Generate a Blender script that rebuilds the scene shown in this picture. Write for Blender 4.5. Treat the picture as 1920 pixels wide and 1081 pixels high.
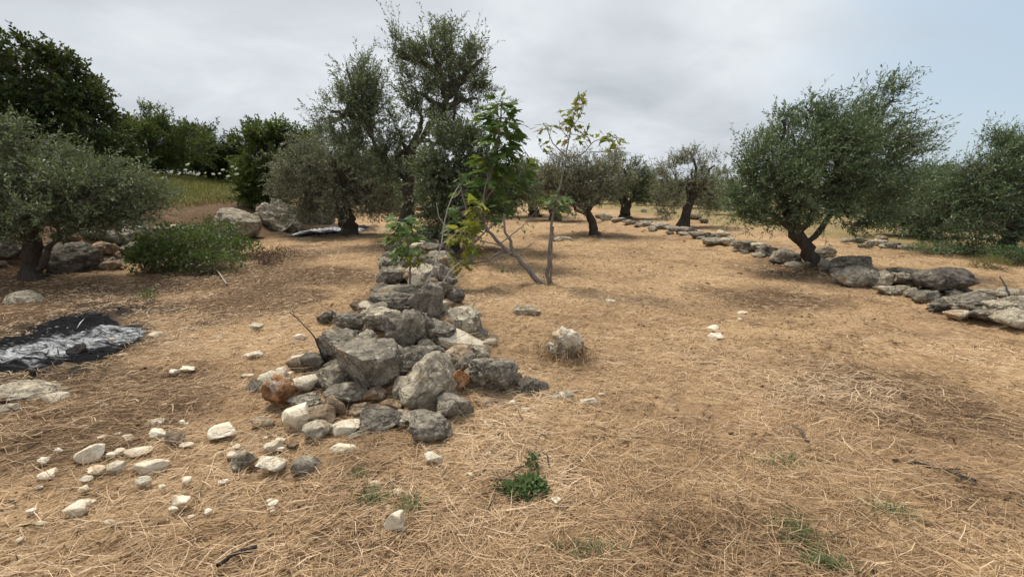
import bpy, bmesh, math
import numpy as np

for o in list(bpy.data.objects):
    bpy.data.objects.remove(o, do_unlink=True)
scene = bpy.context.scene
COL = scene.collection
rad = math.radians

# ------------------------------------------------------------------ camera
EYE = 1.6
PITCH = 12.53
FPX = 900.0
cam_data = bpy.data.cameras.new('camera')
cam = bpy.data.objects.new('camera', cam_data)
COL.objects.link(cam)
cam.location = (0, 0, EYE)
cam.rotation_euler = (rad(90 - PITCH), 0, 0)
cam_data.sensor_width = 36
cam_data.lens = 36 * FPX / 1920
cam_data.clip_start = 0.05
cam_data.clip_end = 3000
scene.camera = cam

# ------------------------------------------------------------------ light
SUN_EL, SUN_AZ = 62.0, -40.0      # azimuth from +Y towards +X, degrees
sun_data = bpy.data.lights.new('sun', 'SUN')
sun_data.energy = 1.5
sun_data.angle = rad(13)
sun_data.color = (1.0, 0.93, 0.80)
sun = bpy.data.objects.new('sun', sun_data)
COL.objects.link(sun)
sun.rotation_euler = (rad(90 - SUN_EL), 0, rad(180 - SUN_AZ))

world = bpy.data.worlds.new('World')
scene.world = world
world.use_nodes = True
wn, wl = world.node_tree.nodes, world.node_tree.links
wn.clear()
def wnode(t, **kw):
    n = wn.new(t)
    for k, v in kw.items():
        setattr(n, k, v)
    return n
def wmath(op, a, b=None, clamp=False):
    n = wnode('ShaderNodeMath', operation=op, use_clamp=clamp)
    for i, x in enumerate((a, b)):
        if x is None: continue
        if isinstance(x, (int, float)): n.inputs[i].default_value = x
        else: wl.new(x, n.inputs[i])
    return n.outputs[0]
sky = wnode('ShaderNodeTexSky', sky_type='NISHITA', sun_disc=False)
sky.sun_elevation = rad(SUN_EL)
sky.sun_rotation = rad(SUN_AZ)
sky.dust_density = 2.0
skys = wnode('ShaderNodeVectorMath', operation='SCALE')
skys.inputs['Scale'].default_value = 0.12
wl.new(sky.outputs[0], skys.inputs[0])
tc = wnode('ShaderNodeTexCoord')
sep = wnode('ShaderNodeSeparateXYZ')
wl.new(tc.outputs['Generated'], sep.inputs[0])
zz = wmath('ADD', wmath('MAXIMUM', sep.outputs[2], 0.0), 0.22)
cmb = wnode('ShaderNodeCombineXYZ')
wl.new(wmath('DIVIDE', sep.outputs[0], zz), cmb.inputs[0])
wl.new(wmath('DIVIDE', sep.outputs[1], zz), cmb.inputs[1])
def wnoise(scale, detail, rough, off, dist=0.0):
    m = wnode('ShaderNodeMapping')
    m.inputs['Location'].default_value = off
    wl.new(cmb.outputs[0], m.inputs[0])
    n = wnode('ShaderNodeTexNoise')
    n.inputs['Scale'].default_value = scale
    n.inputs['Detail'].default_value = detail
    n.inputs['Roughness'].default_value = rough
    n.inputs['Distortion'].default_value = dist
    wl.new(m.outputs[0], n.inputs['Vector'])
    return n.outputs[0]
n1 = wnoise(0.55, 5, 0.5, (3.1, 1.7, 0), 0.3)
n2 = wnoise(1.7, 6, 0.55, (9.2, 4.4, 0), 0.4)
shade = wmath('ADD', wmath('MULTIPLY', n1, 0.68), wmath('MULTIPLY', n2, 0.32))
ramp = wnode('ShaderNodeValToRGB')
cr = ramp.color_ramp
cr.elements[0].position = 0.36; cr.elements[0].color = (0.47, 0.505, 0.545, 1)
cr.elements[1].position = 0.64; cr.elements[1].color = (0.80, 0.83, 0.86, 1)
e = cr.elements.new(0.5); e.color = (0.62, 0.66, 0.70, 1)
wl.new(shade, ramp.inputs[0])
# a thin break in the cloud deck low on the right where the blue shows
dotn = wnode('ShaderNodeVectorMath', operation='DOT_PRODUCT')
wl.new(tc.outputs['Generated'], dotn.inputs[0])
dotn.inputs[1].default_value = (0.765, 0.63, 0.13)
gap = wnode('ShaderNodeMapRange', interpolation_type='SMOOTHSTEP')
gap.inputs['From Min'].default_value = 0.90
gap.inputs['From Max'].default_value = 1.0
gap.inputs['To Max'].default_value = 0.85
wl.new(wmath('ADD', dotn.outputs['Value'], wmath('MULTIPLY', wmath('SUBTRACT', n2, 0.5), 0.12)), gap.inputs[0])
blue = wnode('ShaderNodeMix', data_type='RGBA')
blue.inputs[0].default_value = 0.72
wl.new(skys.outputs[0], blue.inputs[6])
blue.inputs[7].default_value = (0.50, 0.63, 0.75, 1)
mixs = wnode('ShaderNodeMix', data_type='RGBA')
wl.new(gap.outputs[0], mixs.inputs[0])
wl.new(ramp.outputs[0], mixs.inputs[6])
wl.new(blue.outputs[2], mixs.inputs[7])
bg = wnode('ShaderNodeBackground')
bg.inputs['Strength'].default_value = 0.43
wl.new(mixs.outputs[2], bg.inputs[0])
wo = wnode('ShaderNodeOutputWorld')
wl.new(bg.outputs[0], wo.inputs[0])

scene.render.engine = 'CYCLES'
vs = scene.view_settings
vs.view_transform = 'Standard'
vs.look = 'None'
vs.exposure = 1.38
vs.gamma = 1.0
vs.use_curve_mapping = False
scene.cycles.max_bounces = 4
scene.cycles.diffuse_bounces = 2
scene.cycles.transmission_bounces = 2

# ------------------------------------------------------------------ noise helpers
def _hash(*c):
    h = np.zeros(c[0].shape, dtype=np.uint32)
    for i, a in enumerate(c):
        h = (h ^ (a.astype(np.int64).astype(np.uint32) * np.uint32((374761393, 668265263, 2246822519, 3266489917)[i]))) * np.uint32(2654435761)
        h ^= h >> np.uint32(15)
    h *= np.uint32(2246822519)
    h ^= h >> np.uint32(13)
    return (h & np.uint32(0xFFFFFF)).astype(np.float64) / 0xFFFFFF
def vnoise2(x, y, s=0):
    x = np.asarray(x, float); y = np.asarray(y, float)
    ix, iy = np.floor(x), np.floor(y)
    fx, fy = x - ix, y - iy
    fx = fx * fx * (3 - 2 * fx); fy = fy * fy * (3 - 2 * fy)
    k = np.full(ix.shape, s)
    a = _hash(ix, iy, k); b = _hash(ix + 1, iy, k); c = _hash(ix, iy + 1, k); d = _hash(ix + 1, iy + 1, k)
    return ((a * (1 - fx) + b * fx) * (1 - fy) + (c * (1 - fx) + d * fx) * fy) * 2 - 1
def fbm2(x, y, oct=4, s=0):
    r = 0; amp = 0.5; f = 1
    for i in range(oct):
        r = r + amp * vnoise2(np.asarray(x) * f + 17.3 * i, np.asarray(y) * f - 9.1 * i, s + i); amp *= 0.5; f *= 2.03
    return r
def vnoise3(p, s=0):
    i = np.floor(p); f = p - i; f = f * f * (3 - 2 * f)
    k = np.full(i.shape[0], s); r = 0
    for dx in (0, 1):
        for dy in (0, 1):
            for dz in (0, 1):
                w = (f[:, 0] if dx else 1 - f[:, 0]) * (f[:, 1] if dy else 1 - f[:, 1]) * (f[:, 2] if dz else 1 - f[:, 2])
                r = r + w * _hash(i[:, 0] + dx, i[:, 1] + dy, i[:, 2] + dz, k)
    return r * 2 - 1
def fbm3(p, oct=4, s=0):
    r = 0; amp = 0.5; f = 1.0
    for i in range(oct):
        r = r + amp * vnoise3(p * f + 11.7 * i, s + i); amp *= 0.5; f *= 2.03
    return r
def sstep(a, b, x):
    t = np.clip((np.asarray(x, float) - a) / (b - a), 0, 1)
    return t * t * (3 - 2 * t)
def norm(v):
    return v / np.maximum(np.linalg.norm(v, axis=-1, keepdims=True), 1e-9)

# ------------------------------------------------------------------ terrain
FOOT_Y = [-20, 3, 5, 8, 10, 12, 14.75, 20, 40, 400]
FOOT_X = [-14, -10.5, -9.2, -8.1, -7.9, -7.6, -7.4, -8.4, -12, -80]
def wall_axis(y):
    return -0.98 - (y - 3.9) * 0.155
RW = [(6.2, 4.0), (6.15, 5.4), (6.3, 6.2), (6.35, 7.0), (6.1, 7.8), (5.95, 8.8), (5.6, 9.8), (5.5, 11.2), (5.25, 13.2), (5.05, 15.2), (4.7, 17.6), (4.1, 21.0)]
def seg_dist(x, y, pts):
    d = np.full(np.shape(x), 1e9)
    for (x0, y0), (x1, y1) in zip(pts[:-1], pts[1:]):
        dx, dy = x1 - x0, y1 - y0
        t = np.clip(((x - x0) * dx + (y - y0) * dy) / (dx * dx + dy * dy), 0, 1)
        d = np.minimum(d, np.hypot(x - x0 - t * dx, y - y0 - t * dy))
    return d
def bank_s(x, y):
    return np.interp(y, FOOT_Y, FOOT_X) - x + 0.5 * fbm2(np.asarray(x) * 0.5, np.asarray(y) * 0.5, 3, 71)
def height(x, y, micro=True):
    x = np.asarray(x, float); y = np.asarray(y, float)
    s = bank_s(x, y)
    h = 0.62 * sstep(0, 1.6, s) + 0.165 * np.clip(s - 0.8, 0, 9)
    # rubble mound of the centre wall
    d = np.abs(x - wall_axis(y))
    half = np.interp(y, [3.0, 4.2, 6, 9, 16], [1.15, 1.05, 0.8, 0.6, 0.5])
    top = np.interp(y, [3.1, 3.7, 4.6, 6, 14, 16], [0, 0.10, 0.30, 0.24, 0.18, 0])
    h = h + top * (1 - sstep(0.25 * half, half, d))
    # low bank under the right wall
    h = h + 0.10 * (1 - sstep(0.1, 0.9, seg_dist(x, y, RW)))
    h = h + 0.10 * fbm2(x * 0.23, y * 0.23, 2, 5) * sstep(1, 6, np.hypot(x, y))
    if micro:
        h = h + 0.06 * fbm2(x * 1.3, y * 1.3, 3, 12) + 0.045 * fbm2(x * 6, y * 6, 3, 31) * (0.4 + 0.9 * sstep(-.2, .3, fbm2(x * .7, y * .7, 2, 91)))
    return h

P_ = rad(PITCH)
FW = np.array([0, math.cos(P_), -math.sin(P_)]); UP = np.array([0, math.sin(P_), math.cos(P_)]); RT = np.array([1.0, 0, 0])
ORI = np.array([0, 0, EYE])
def ray(u, v):
    return RT * ((u - 960) / FPX) - UP * ((v - 540.5) / FPX) + FW
def hit(u, v):
    d = ray(u, v)
    t = np.concatenate([np.arange(0.8, 30, 0.02), np.arange(30, 120, 0.2)])
    p = ORI + t[:, None] * d
    below = np.nonzero(p[:, 2] < height(p[:, 0], p[:, 1], False))[0]
    i = below[0] if len(below) else len(t) - 1
    return p[i]
def at_y(u, v, Y):
    d = ray(u, v)
    return ORI + d * (Y / d[1])
def depth_of(p):
    return float(np.dot(p - ORI, FW))

# ------------------------------------------------------------------ materials
MATS = {}
class NT:
    def __init__(self, name):
        m = bpy.data.materials.new(name); m.use_nodes = True
        self.m = m; self.n = m.node_tree.nodes; self.l = m.node_tree.links
        self.n.clear()
        self.out = self.n.new('ShaderNodeOutputMaterial')
        MATS[name] = m
    def node(self, t, **kw):
        n = self.n.new(t)
        for k, v in kw.items(): setattr(n, k, v)
        return n
    def set(self, n, key, val):
        if hasattr(val, 'is_linked') or isinstance(val, bpy.types.NodeSocket): self.l.new(val, n.inputs[key])
        else: n.inputs[key].default_value = val
    def noise(self, vec, scale, detail=6, rough=0.55, dist=0.0):
        n = self.node('ShaderNodeTexNoise')
        self.set(n, 'Vector', vec); self.set(n, 'Scale', scale); self.set(n, 'Detail', detail)
        self.set(n, 'Roughness', rough); self.set(n, 'Distortion', dist)
        return n.outputs[0]
    def ramp(self, fac, stops, const=False):
        n = self.node('ShaderNodeValToRGB')
        self.l.new(fac, n.inputs[0])
        el = n.color_ramp.elements
        while len(el) < len(stops): el.new(0.5)
        for e, (p, c) in zip(el, stops):
            e.position = p; e.color = (*c, 1) if len(c) == 3 else c
        return n.outputs[0]
    def mix(self, fac, a, b, blend='MIX'):
        n = self.node('ShaderNodeMix', data_type='RGBA', blend_type=blend)
        self.set(n, 0, fac)
        for i, x in ((6, a), (7, b)):
            if isinstance(x, bpy.types.NodeSocket): self.l.new(x, n.inputs[i])
            else: n.inputs[i].default_value = (*x, 1)
        return n.outputs[2]
    def math(self, op, a, b=0.0, clamp=False):
        n = self.node('ShaderNodeMath', operation=op, use_clamp=clamp)
        self.set(n, 0, a); self.set(n, 1, b)
        return n.outputs[0]
    def coords(self, kind='Object', scale=(1, 1, 1), rot=(0, 0, 0), rnd=0.0):
        t = self.node('ShaderNodeTexCoord')
        v = t.outputs[kind]
        if rnd:
            oi = self.node('ShaderNodeObjectInfo')
            a = self.node('ShaderNodeVectorMath', operation='ADD')
            self.l.new(v, a.inputs[0]); self.l.new(self.math('MULTIPLY', oi.outputs['Random'], rnd), a.inputs[1])
            v = a.outputs[0]
        m = self.node('ShaderNodeMapping')
        self.l.new(v, m.inputs[0]); m.inputs['Scale'].default_value = scale; m.inputs['Rotation'].default_value = rot
        return m.outputs[0]
    def bump(self, h, strength=0.4, dist=0.02, normal=None):
        n = self.node('ShaderNodeBump')
        self.l.new(h, n.inputs['Height']); n.inputs['Strength'].default_value = strength; n.inputs['Distance'].default_value = dist
        if normal: self.l.new(normal, n.inputs['Normal'])
        return n.outputs[0]
    def principled(self, col, rough=0.85, normal=None, spec=0.25):
        b = self.node('ShaderNodeBsdfPrincipled')
        self.set(b, 'Base Color', col if isinstance(col, bpy.types.NodeSocket) else (*col, 1))
        self.set(b, 'Roughness', rough); b.inputs['Specular IOR Level'].default_value = spec
        if normal: self.l.new(normal, b.inputs['Normal'])
        return b.outputs[0]
    def finish(self, sh):
        self.l.new(sh, self.out.inputs[0]); return self.m

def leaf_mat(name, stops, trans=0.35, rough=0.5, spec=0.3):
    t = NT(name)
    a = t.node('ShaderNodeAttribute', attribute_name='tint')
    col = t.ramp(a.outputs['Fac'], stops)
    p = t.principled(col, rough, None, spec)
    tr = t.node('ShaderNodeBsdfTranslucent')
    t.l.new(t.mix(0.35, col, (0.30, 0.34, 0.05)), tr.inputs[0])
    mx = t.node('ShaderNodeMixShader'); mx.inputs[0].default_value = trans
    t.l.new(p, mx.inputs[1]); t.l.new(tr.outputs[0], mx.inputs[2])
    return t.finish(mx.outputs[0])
def leafobj_mat(name, stops, trans=0.35):
    t = NT(name)
    oi = t.node('ShaderNodeObjectInfo')
    v = t.coords('Object', (1, 1, 1), rnd=9.0)
    n = t.noise(v, 18, 4)
    col = t.mix(0.22, t.ramp(oi.outputs['Random'], stops), t.ramp(n, [(0.35, (0.03, 0.05, 0.015)), (0.7, (0.30, 0.30, 0.10))]))
    p = t.principled(col, 0.5, t.bump(n, 0.2, 0.01), 0.3)
    tr = t.node('ShaderNodeBsdfTranslucent'); t.l.new(col, tr.inputs[0])
    mx = t.node('ShaderNodeMixShader'); mx.inputs[0].default_value = trans
    t.l.new(p, mx.inputs[1]); t.l.new(tr.outputs[0], mx.inputs[2])
    return t.finish(mx.outputs[0])

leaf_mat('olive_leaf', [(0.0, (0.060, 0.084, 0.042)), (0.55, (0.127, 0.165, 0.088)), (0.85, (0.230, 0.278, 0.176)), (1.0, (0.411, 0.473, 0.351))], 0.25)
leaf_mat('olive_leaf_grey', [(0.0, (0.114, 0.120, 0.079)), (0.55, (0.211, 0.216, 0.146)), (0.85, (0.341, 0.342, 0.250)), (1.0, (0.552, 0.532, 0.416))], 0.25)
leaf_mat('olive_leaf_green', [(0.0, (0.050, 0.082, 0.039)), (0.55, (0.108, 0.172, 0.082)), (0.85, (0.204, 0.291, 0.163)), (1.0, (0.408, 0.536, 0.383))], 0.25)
leaf_mat('carob_leaf', [(0.0, (0.012, 0.025, 0.007)), (0.6, (0.029, 0.054, 0.014)), (1.0, (0.068, 0.097, 0.027))], 0.2, 0.45)
leaf_mat('shrub_leaf', [(0.0, (0.025, 0.050, 0.011)), (0.6, (0.062, 0.104, 0.023)), (1.0, (0.140, 0.181, 0.050))], 0.3, 0.5)
leaf_mat('bramble_leaf', [(0.0, (0.028, 0.058, 0.015)), (0.6, (0.069, 0.115, 0.031)), (0.92, (0.129, 0.176, 0.054)), (1.0, (0.291, 0.291, 0.207))], 0.3, 0.5)
leaf_mat('weed_leaf', [(0.0, (0.039, 0.085, 0.030)), (0.6, (0.077, 0.145, 0.051)), (1.0, (0.165, 0.221, 0.085))], 0.3, 0.5)
leaf_mat('grass_blade', [(0.0, (0.083, 0.101, 0.027)), (0.6, (0.176, 0.175, 0.050)), (1.0, (0.374, 0.267, 0.108))], 0.3, 0.6)
leaf_mat('straw_blade', [(0.0, (0.103, 0.063, 0.039)), (0.3, (0.340, 0.218, 0.126)), (0.7, (0.618, 0.432, 0.265)), (1.0, (0.865, 0.684, 0.484))], 0.15, 0.65, 0.2)
leaf_mat('leaf_litter', [(0.0, (0.045, 0.028, 0.018)), (0.6, (0.14, 0.085, 0.05)), (1.0, (0.30, 0.20, 0.12))], 0.05, 0.8, 0.1)
leaf_mat('char_flake', [(0.0, (0.010, 0.010, 0.011)), (0.8, (0.03, 0.03, 0.032)), (0.9, (0.30, 0.30, 0.31)), (1.0, (0.72, 0.72, 0.72))], 0.0, 0.85, 0.1)
leaf_mat('flower_petal', [(0.0, (0.62, 0.62, 0.50)), (1.0, (0.80, 0.80, 0.72))], 0.2)
leafobj_mat('fig_leaf', [(0.0, (0.045, 0.105, 0.024)), (0.6, (0.085, 0.17, 0.036)), (1.0, (0.20, 0.28, 0.06))])
leafobj_mat('fig_leaf_yellow', [(0.0, (0.14, 0.20, 0.025)), (0.55, (0.30, 0.33, 0.045)), (0.9, (0.42, 0.40, 0.07)), (1.0, (0.34, 0.19, 0.06))], 0.45)
leafobj_mat('fig_leaf_pale', [(0.0, (0.10, 0.19, 0.06)), (0.6, (0.19, 0.29, 0.10)), (1.0, (0.30, 0.38, 0.13))])

def bark_mat(name, dark, light):
    t = NT(name)
    v = t.coords('Object', (1, 1, 0.35))
    n = t.noise(v, 14, 8, 0.65, 1.2)
    n2 = t.noise(t.coords('Object'), 3.0, 4)
    col = t.mix(t.math('MULTIPLY', n2, 0.4), t.ramp(n, [(0.3, dark), (0.7, light)]), light)
    return t.finish(t.principled(col, 0.9, t.bump(n, 0.9, 0.04), 0.15))
bark_mat('olive_bark', (0.025, 0.019, 0.015), (0.105, 0.085, 0.070))
bark_mat('olive_twig', (0.045, 0.038, 0.031), (0.15, 0.13, 0.108))
bark_mat('fig_bark', (0.10, 0.085, 0.075), (0.30, 0.265, 0.235))
bark_mat('pale_bark', (0.24, 0.22, 0.19), (0.55, 0.52, 0.47))
bark_mat('charred_wood', (0.012, 0.011, 0.011), (0.075, 0.065, 0.06))
bark_mat('dead_twig', (0.09, 0.065, 0.05), (0.24, 0.185, 0.14))

def rock_mat(name, dark, mid, light, lichen, lich_amt=0.56, stain=(0.40, 0.25, 0.13), stain_amt=0.62, fine=1.0):
    t = NT(name)
    v = t.coords('Object', rnd=37.0)
    oi = t.node('ShaderNodeObjectInfo')
    n1 = t.noise(v, 6.0, 10, 0.68, 0.8)
    n2 = t.noise(v, 11.0, 10, 0.72, 0.5)
    n3 = t.noise(v, 60.0, 6, 0.7)
    n4 = t.noise(v, 2.6, 5, 0.6)
    cr = t.node('ShaderNodeTexVoronoi', feature='DISTANCE_TO_EDGE')
    wv = t.node('ShaderNodeVectorMath', operation='MULTIPLY_ADD')
    nn = t.node('ShaderNodeTexNoise'); t.l.new(v, nn.inputs['Vector']); nn.inputs['Scale'].default_value = 7; nn.inputs['Detail'].default_value = 5
    t.l.new(nn.outputs[1], wv.inputs[0]); wv.inputs[1].default_value = (0.25, 0.25, 0.25); t.l.new(v, wv.inputs[2])
    t.l.new(wv.outputs[0], cr.inputs['Vector']); cr.inputs['Scale'].default_value = 5.0
    base = t.ramp(n1, [(0.36, dark), (0.50, mid), (0.64, light)])
    sm = t.ramp(n4, [(stain_amt - .04, (0, 0, 0)), (stain_amt + 0.06, (0.8, 0.8, 0.8))])
    base = t.mix(sm, base, stain)
    lm = t.ramp(n2, [(lich_amt - .05, (0, 0, 0)), (lich_amt + 0.03, (0.9, 0.9, 0.9))])
    base = t.mix(lm, base, lichen)
    pm = t.ramp(n3, [(0.36, (0.30, 0.29, 0.28)), (0.50, (1, 1, 1))])
    base = t.mix(0.65 * fine, base, pm, 'MULTIPLY')
    ck = t.ramp(cr.outputs['Distance'], [(0.0, (0.25, 0.24, 0.23)), (0.035, (1, 1, 1))])
    base = t.mix(0.5 * fine, base, ck, 'MULTIPLY')
    val = t.node('ShaderNodeHueSaturation')
    t.l.new(base, val.inputs['Color'])
    t.l.new(t.math('ADD', t.math('MULTIPLY', oi.outputs['Random'], 0.5), 0.78), val.inputs['Value'])
    hgt = t.math('ADD', t.math('MULTIPLY', n2, 0.9), t.math('MULTIPLY', n3, 0.25))
    hgt = t.math('ADD', hgt, t.math('MULTIPLY', t.math('MINIMUM', cr.outputs['Distance'], 0.06), 4.0))
    return t.finish(t.principled(val.outputs[0], 0.95, t.bump(hgt, 0.6 + 0.4 * fine, 0.05), 0.1))
rock_mat('limestone_grey', (0.140, 0.122, 0.101), (0.255, 0.225, 0.184), (0.385, 0.345, 0.279), (0.541, 0.485, 0.387), 0.59, stain_amt=0.66)
rock_mat('limestone_dark', (0.094, 0.082, 0.069), (0.177, 0.155, 0.131), (0.281, 0.248, 0.205), (0.437, 0.390, 0.315), 0.61, stain_amt=0.70)
rock_mat('limestone_pale', (0.260, 0.222, 0.171), (0.426, 0.370, 0.284), (0.593, 0.520, 0.396), (0.707, 0.630, 0.486), 0.56)
rock_mat('limestone_cream', (0.55, 0.44, 0.31), (0.72, 0.62, 0.47), (0.82, 0.74, 0.59), (0.85, 0.78, 0.65), 0.54, (0.58, 0.42, 0.27), 0.62, 0.35)
rock_mat('stone_tan', (0.20, 0.135, 0.09), (0.36, 0.26, 0.175), (0.52, 0.40, 0.29), (0.60, 0.50, 0.39), 0.58)
rock_mat('stone_orange', (0.18, 0.085, 0.05), (0.47, 0.225, 0.105), (0.60, 0.35, 0.19), (0.60, 0.50, 0.40), 0.59, (0.05, 0.045, 0.042), 0.60)

def ground_mat():
    t = NT('dry_earth')
    a = t.node('ShaderNodeAttribute', attribute_name='cover')
    sp = t.node('ShaderNodeSeparateColor'); t.l.new(a.outputs['Color'], sp.inputs[0])
    v = t.coords('Object')
    nb = t.noise(v, 0.45, 5, 0.6)
    nm = t.noise(v, 2.2, 7, 0.62, 0.4)
    nf = t.noise(v, 16, 8, 0.68, 0.5)
    fib = t.noise(t.coords('Object', (9, 42, 20), (0, 0, 0.5)), 1.0, 6, 0.65, 1.4)
    fib2 = t.noise(t.coords('Object', (38, 8, 20), (0, 0, 0.35)), 1.0, 6, 0.65, 1.4)
    f = t.mix(nm, fib, fib2)
    straw = t.ramp(f, [(0.30, (0.165, 0.108, 0.064)), (0.48, (0.385, 0.25, 0.14)), (0.62, (0.53, 0.38, 0.23)), (0.75, (0.66, 0.52, 0.33))])
    soil = t.ramp(nf, [(0.28, (0.142, 0.090, 0.056)), (0.5, (0.32, 0.203, 0.118)), (0.74, (0.46, 0.315, 0.19))])
    base = t.mix(t.ramp(nm, [(0.36, (0.25, 0.25, 0.25)), (0.62, (0.9, 0.9, 0.9))]), soil, straw)
    base = t.mix(t.ramp(nb, [(0.42, (0, 0, 0)), (0.66, (0.5, 0.5, 0.5))]), base, (0.55, 0.385, 0.205))
    base = t.mix(t.ramp(t.noise(v, 1.1, 8, 0.7, 0.6), [(0.50, (0, 0, 0)), (0.64, (0.75, 0.75, 0.75))]), base, (0.19, 0.118, 0.074))
    base = t.mix(t.ramp(t.noise(v, 3.4, 8, 0.7, 0.8), [(0.55, (0, 0, 0)), (0.68, (0.5, 0.5, 0.5))]), base, (0.60, 0.45, 0.28))
    litter = t.ramp(nf, [(0.3, (0.045, 0.030, 0.020)), (0.55, (0.15, 0.095, 0.058)), (0.75, (0.29, 0.195, 0.12))])
    lm = t.math('MULTIPLY', sp.outputs[0], t.math('ADD', t.math('MULTIPLY', nm, 1.1), 0.6), True)
    base = t.mix(lm, base, litter)
    green = t.ramp(nm, [(0.35, (0.075, 0.10, 0.030)), (0.6, (0.16, 0.17, 0.055)), (0.8, (0.28, 0.21, 0.10))])
    base = t.mix(sp.outputs[1], base, green)
    speck = t.ramp(t.noise(v, 5.5, 6, 0.7, 0.3), [(0.27, (1, 1, 1)), (0.36, (0, 0, 0))])
    base = t.mix(t.math('MULTIPLY', speck, 0.55), base, (0.10, 0.058, 0.034))
    soot = t.math('MULTIPLY', sp.outputs[2], t.math('ADD', t.math('MULTIPLY', nm, 1.6), 0.1), True)
    base = t.mix(soot, base, (0.022, 0.020, 0.020))
    h = t.math('ADD', t.math('MULTIPLY', nf, 0.7), t.math('MULTIPLY', f, 0.6))
    return t.finish(t.principled(base, 0.95, t.bump(h, 0.9, 0.03), 0.1))
ground_mat()
def ash_mat():
    t = NT('wood_ash')
    a = t.node('ShaderNodeAttribute', attribute_name='tint')
    v = t.coords('Object')
    n = t.noise(t.coords('Object', (1.0, 3.2, 2), (0, 0, 0.25)), 5.5, 9, 0.7, 1.0)
    f = t.math('ADD', a.outputs['Fac'], t.math('MULTIPLY', t.math('SUBTRACT', n, 0.52), 2.6), True)
    col = t.ramp(f, [(0.22, (0.012, 0.012, 0.014)), (0.42, (0.045, 0.045, 0.05)), (0.60, (0.20, 0.205, 0.215)), (0.92, (0.62, 0.63, 0.65))])
    return t.finish(t.principled(col, 0.95, t.bump(t.noise(v, 30, 7, 0.7), 1.0, 0.03), 0.08))
ash_mat()

# ------------------------------------------------------------------ object helpers
def link(o):
    COL.objects.link(o); return o
def tag(o, label, cat=None, group=None):
    o['label'] = label
    if cat: o['category'] = cat
    if group: o['group'] = group
    return o
def empty(name, loc, label, cat, group=None):
    o = link(bpy.data.objects.new(name, None)); o.location = tuple(float(x) for x in loc); o.empty_display_size = 0.1
    return tag(o, label, cat, group)
def make_mesh(name, V, F, mat, smooth=False, tint=None, nside=None):
    """V (n,3), F (m,k) with constant k"""
    V = np.ascontiguousarray(V, dtype=np.float32); F = np.ascontiguousarray(F, dtype=np.int32)
    me = bpy.data.meshes.new(name)
    m, k = F.shape
    me.vertices.add(len(V)); me.vertices.foreach_set('co', V.ravel())
    me.loops.add(m * k); me.loops.foreach_set('vertex_index', F.ravel())
    me.polygons.add(m)
    me.polygons.foreach_set('loop_start', np.arange(0, m * k, k, dtype=np.int32))
    try: me.polygons.foreach_set('loop_total', np.full(m, k, dtype=np.int32))
    except Exception: pass
    me.polygons.foreach_set('use_smooth', np.full(m, bool(smooth)))
    if tint is not None:
        at = me.attributes.new('tint', 'FLOAT', 'FACE')
        at.data.foreach_set('value', np.ascontiguousarray(tint, dtype=np.float32))
    me.update(calc_edges=True)
    me.materials.append(MATS[mat])
    return me
def mobj(name, me, parent=None):
    o = link(bpy.data.objects.new(name, me))
    if parent: o.parent = parent
    return o

def tubes(pts, r, sides):
    """pts (n,k,3), r (n,k) -> V,F (quads)"""
    n, k, _ = pts.shape
    tan = np.empty_like(pts)
    tan[:, 1:-1] = pts[:, 2:] - pts[:, :-2]; tan[:, 0] = pts[:, 1] - pts[:, 0]; tan[:, -1] = pts[:, -1] - pts[:, -2]
    tan = norm(tan)
    ref = np.tile(np.array([0.31, 0.87, 0.38]), (n, k, 1))
    a = norm(np.cross(tan, ref)); b = np.cross(tan, a)
    th = np.arange(sides) * 2 * math.pi / sides
    V = pts[:, :, None, :] + r[:, :, None, None] * (np.cos(th)[None, None, :, None] * a[:, :, None, :] + np.sin(th)[None, None, :, None] * b[:, :, None, :])
    idx = np.arange(n * k * sides).reshape(n, k, sides)
    nx = np.roll(idx, -1, axis=2)
    F = np.stack([idx[:, :-1], nx[:, :-1], nx[:, 1:], idx[:, 1:]], axis=-1).reshape(-1, 4)
    return V.reshape(-1, 3), F
def join(parts):
    Vs, Fs, off = [], [], 0
    for V, F in parts:
        Vs.append(V); Fs.append(F + off); off += len(V)
    return np.concatenate(Vs), np.concatenate(Fs)
def leaves_vf(P, D, N, L, W, bend=0.0):
    """rhombic leaves: base, left, tip, right"""
    D = norm(D); S = norm(np.cross(D, N)); N2 = np.cross(S, D)
    L = L[:, None]; W = W[:, None]
    m = P + D * L * 0.5 + N2 * L * 0.06
    V = np.stack([P, m - S * W * 0.5, P + D * L - N2 * L * bend, m + S * W * 0.5], axis=1).reshape(-1, 3)
    F = np.arange(len(P) * 4).reshape(-1, 4)
    return V, F
def bezier_pts(a, b, c, k):
    t = np.linspace(0, 1, k)[None, :, None]
    return (1 - t) ** 2 * a[:, None] + 2 * t * (1 - t) * b[:, None] + t ** 2 * c[:, None]
def smooth_poly(pts, k):
    pts = np.asarray(pts, float)
    s = np.concatenate([[0], np.cumsum(np.linalg.norm(np.diff(pts, axis=0), axis=1))]); t = np.linspace(0, s[-1], k)
    q = np.stack([np.interp(t, s, pts[:, i]) for i in range(3)], axis=1)
    for _ in range(2):
        q[1:-1] = 0.25 * q[:-2] + 0.5 * q[1:-1] + 0.25 * q[2:]
    return q

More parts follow.
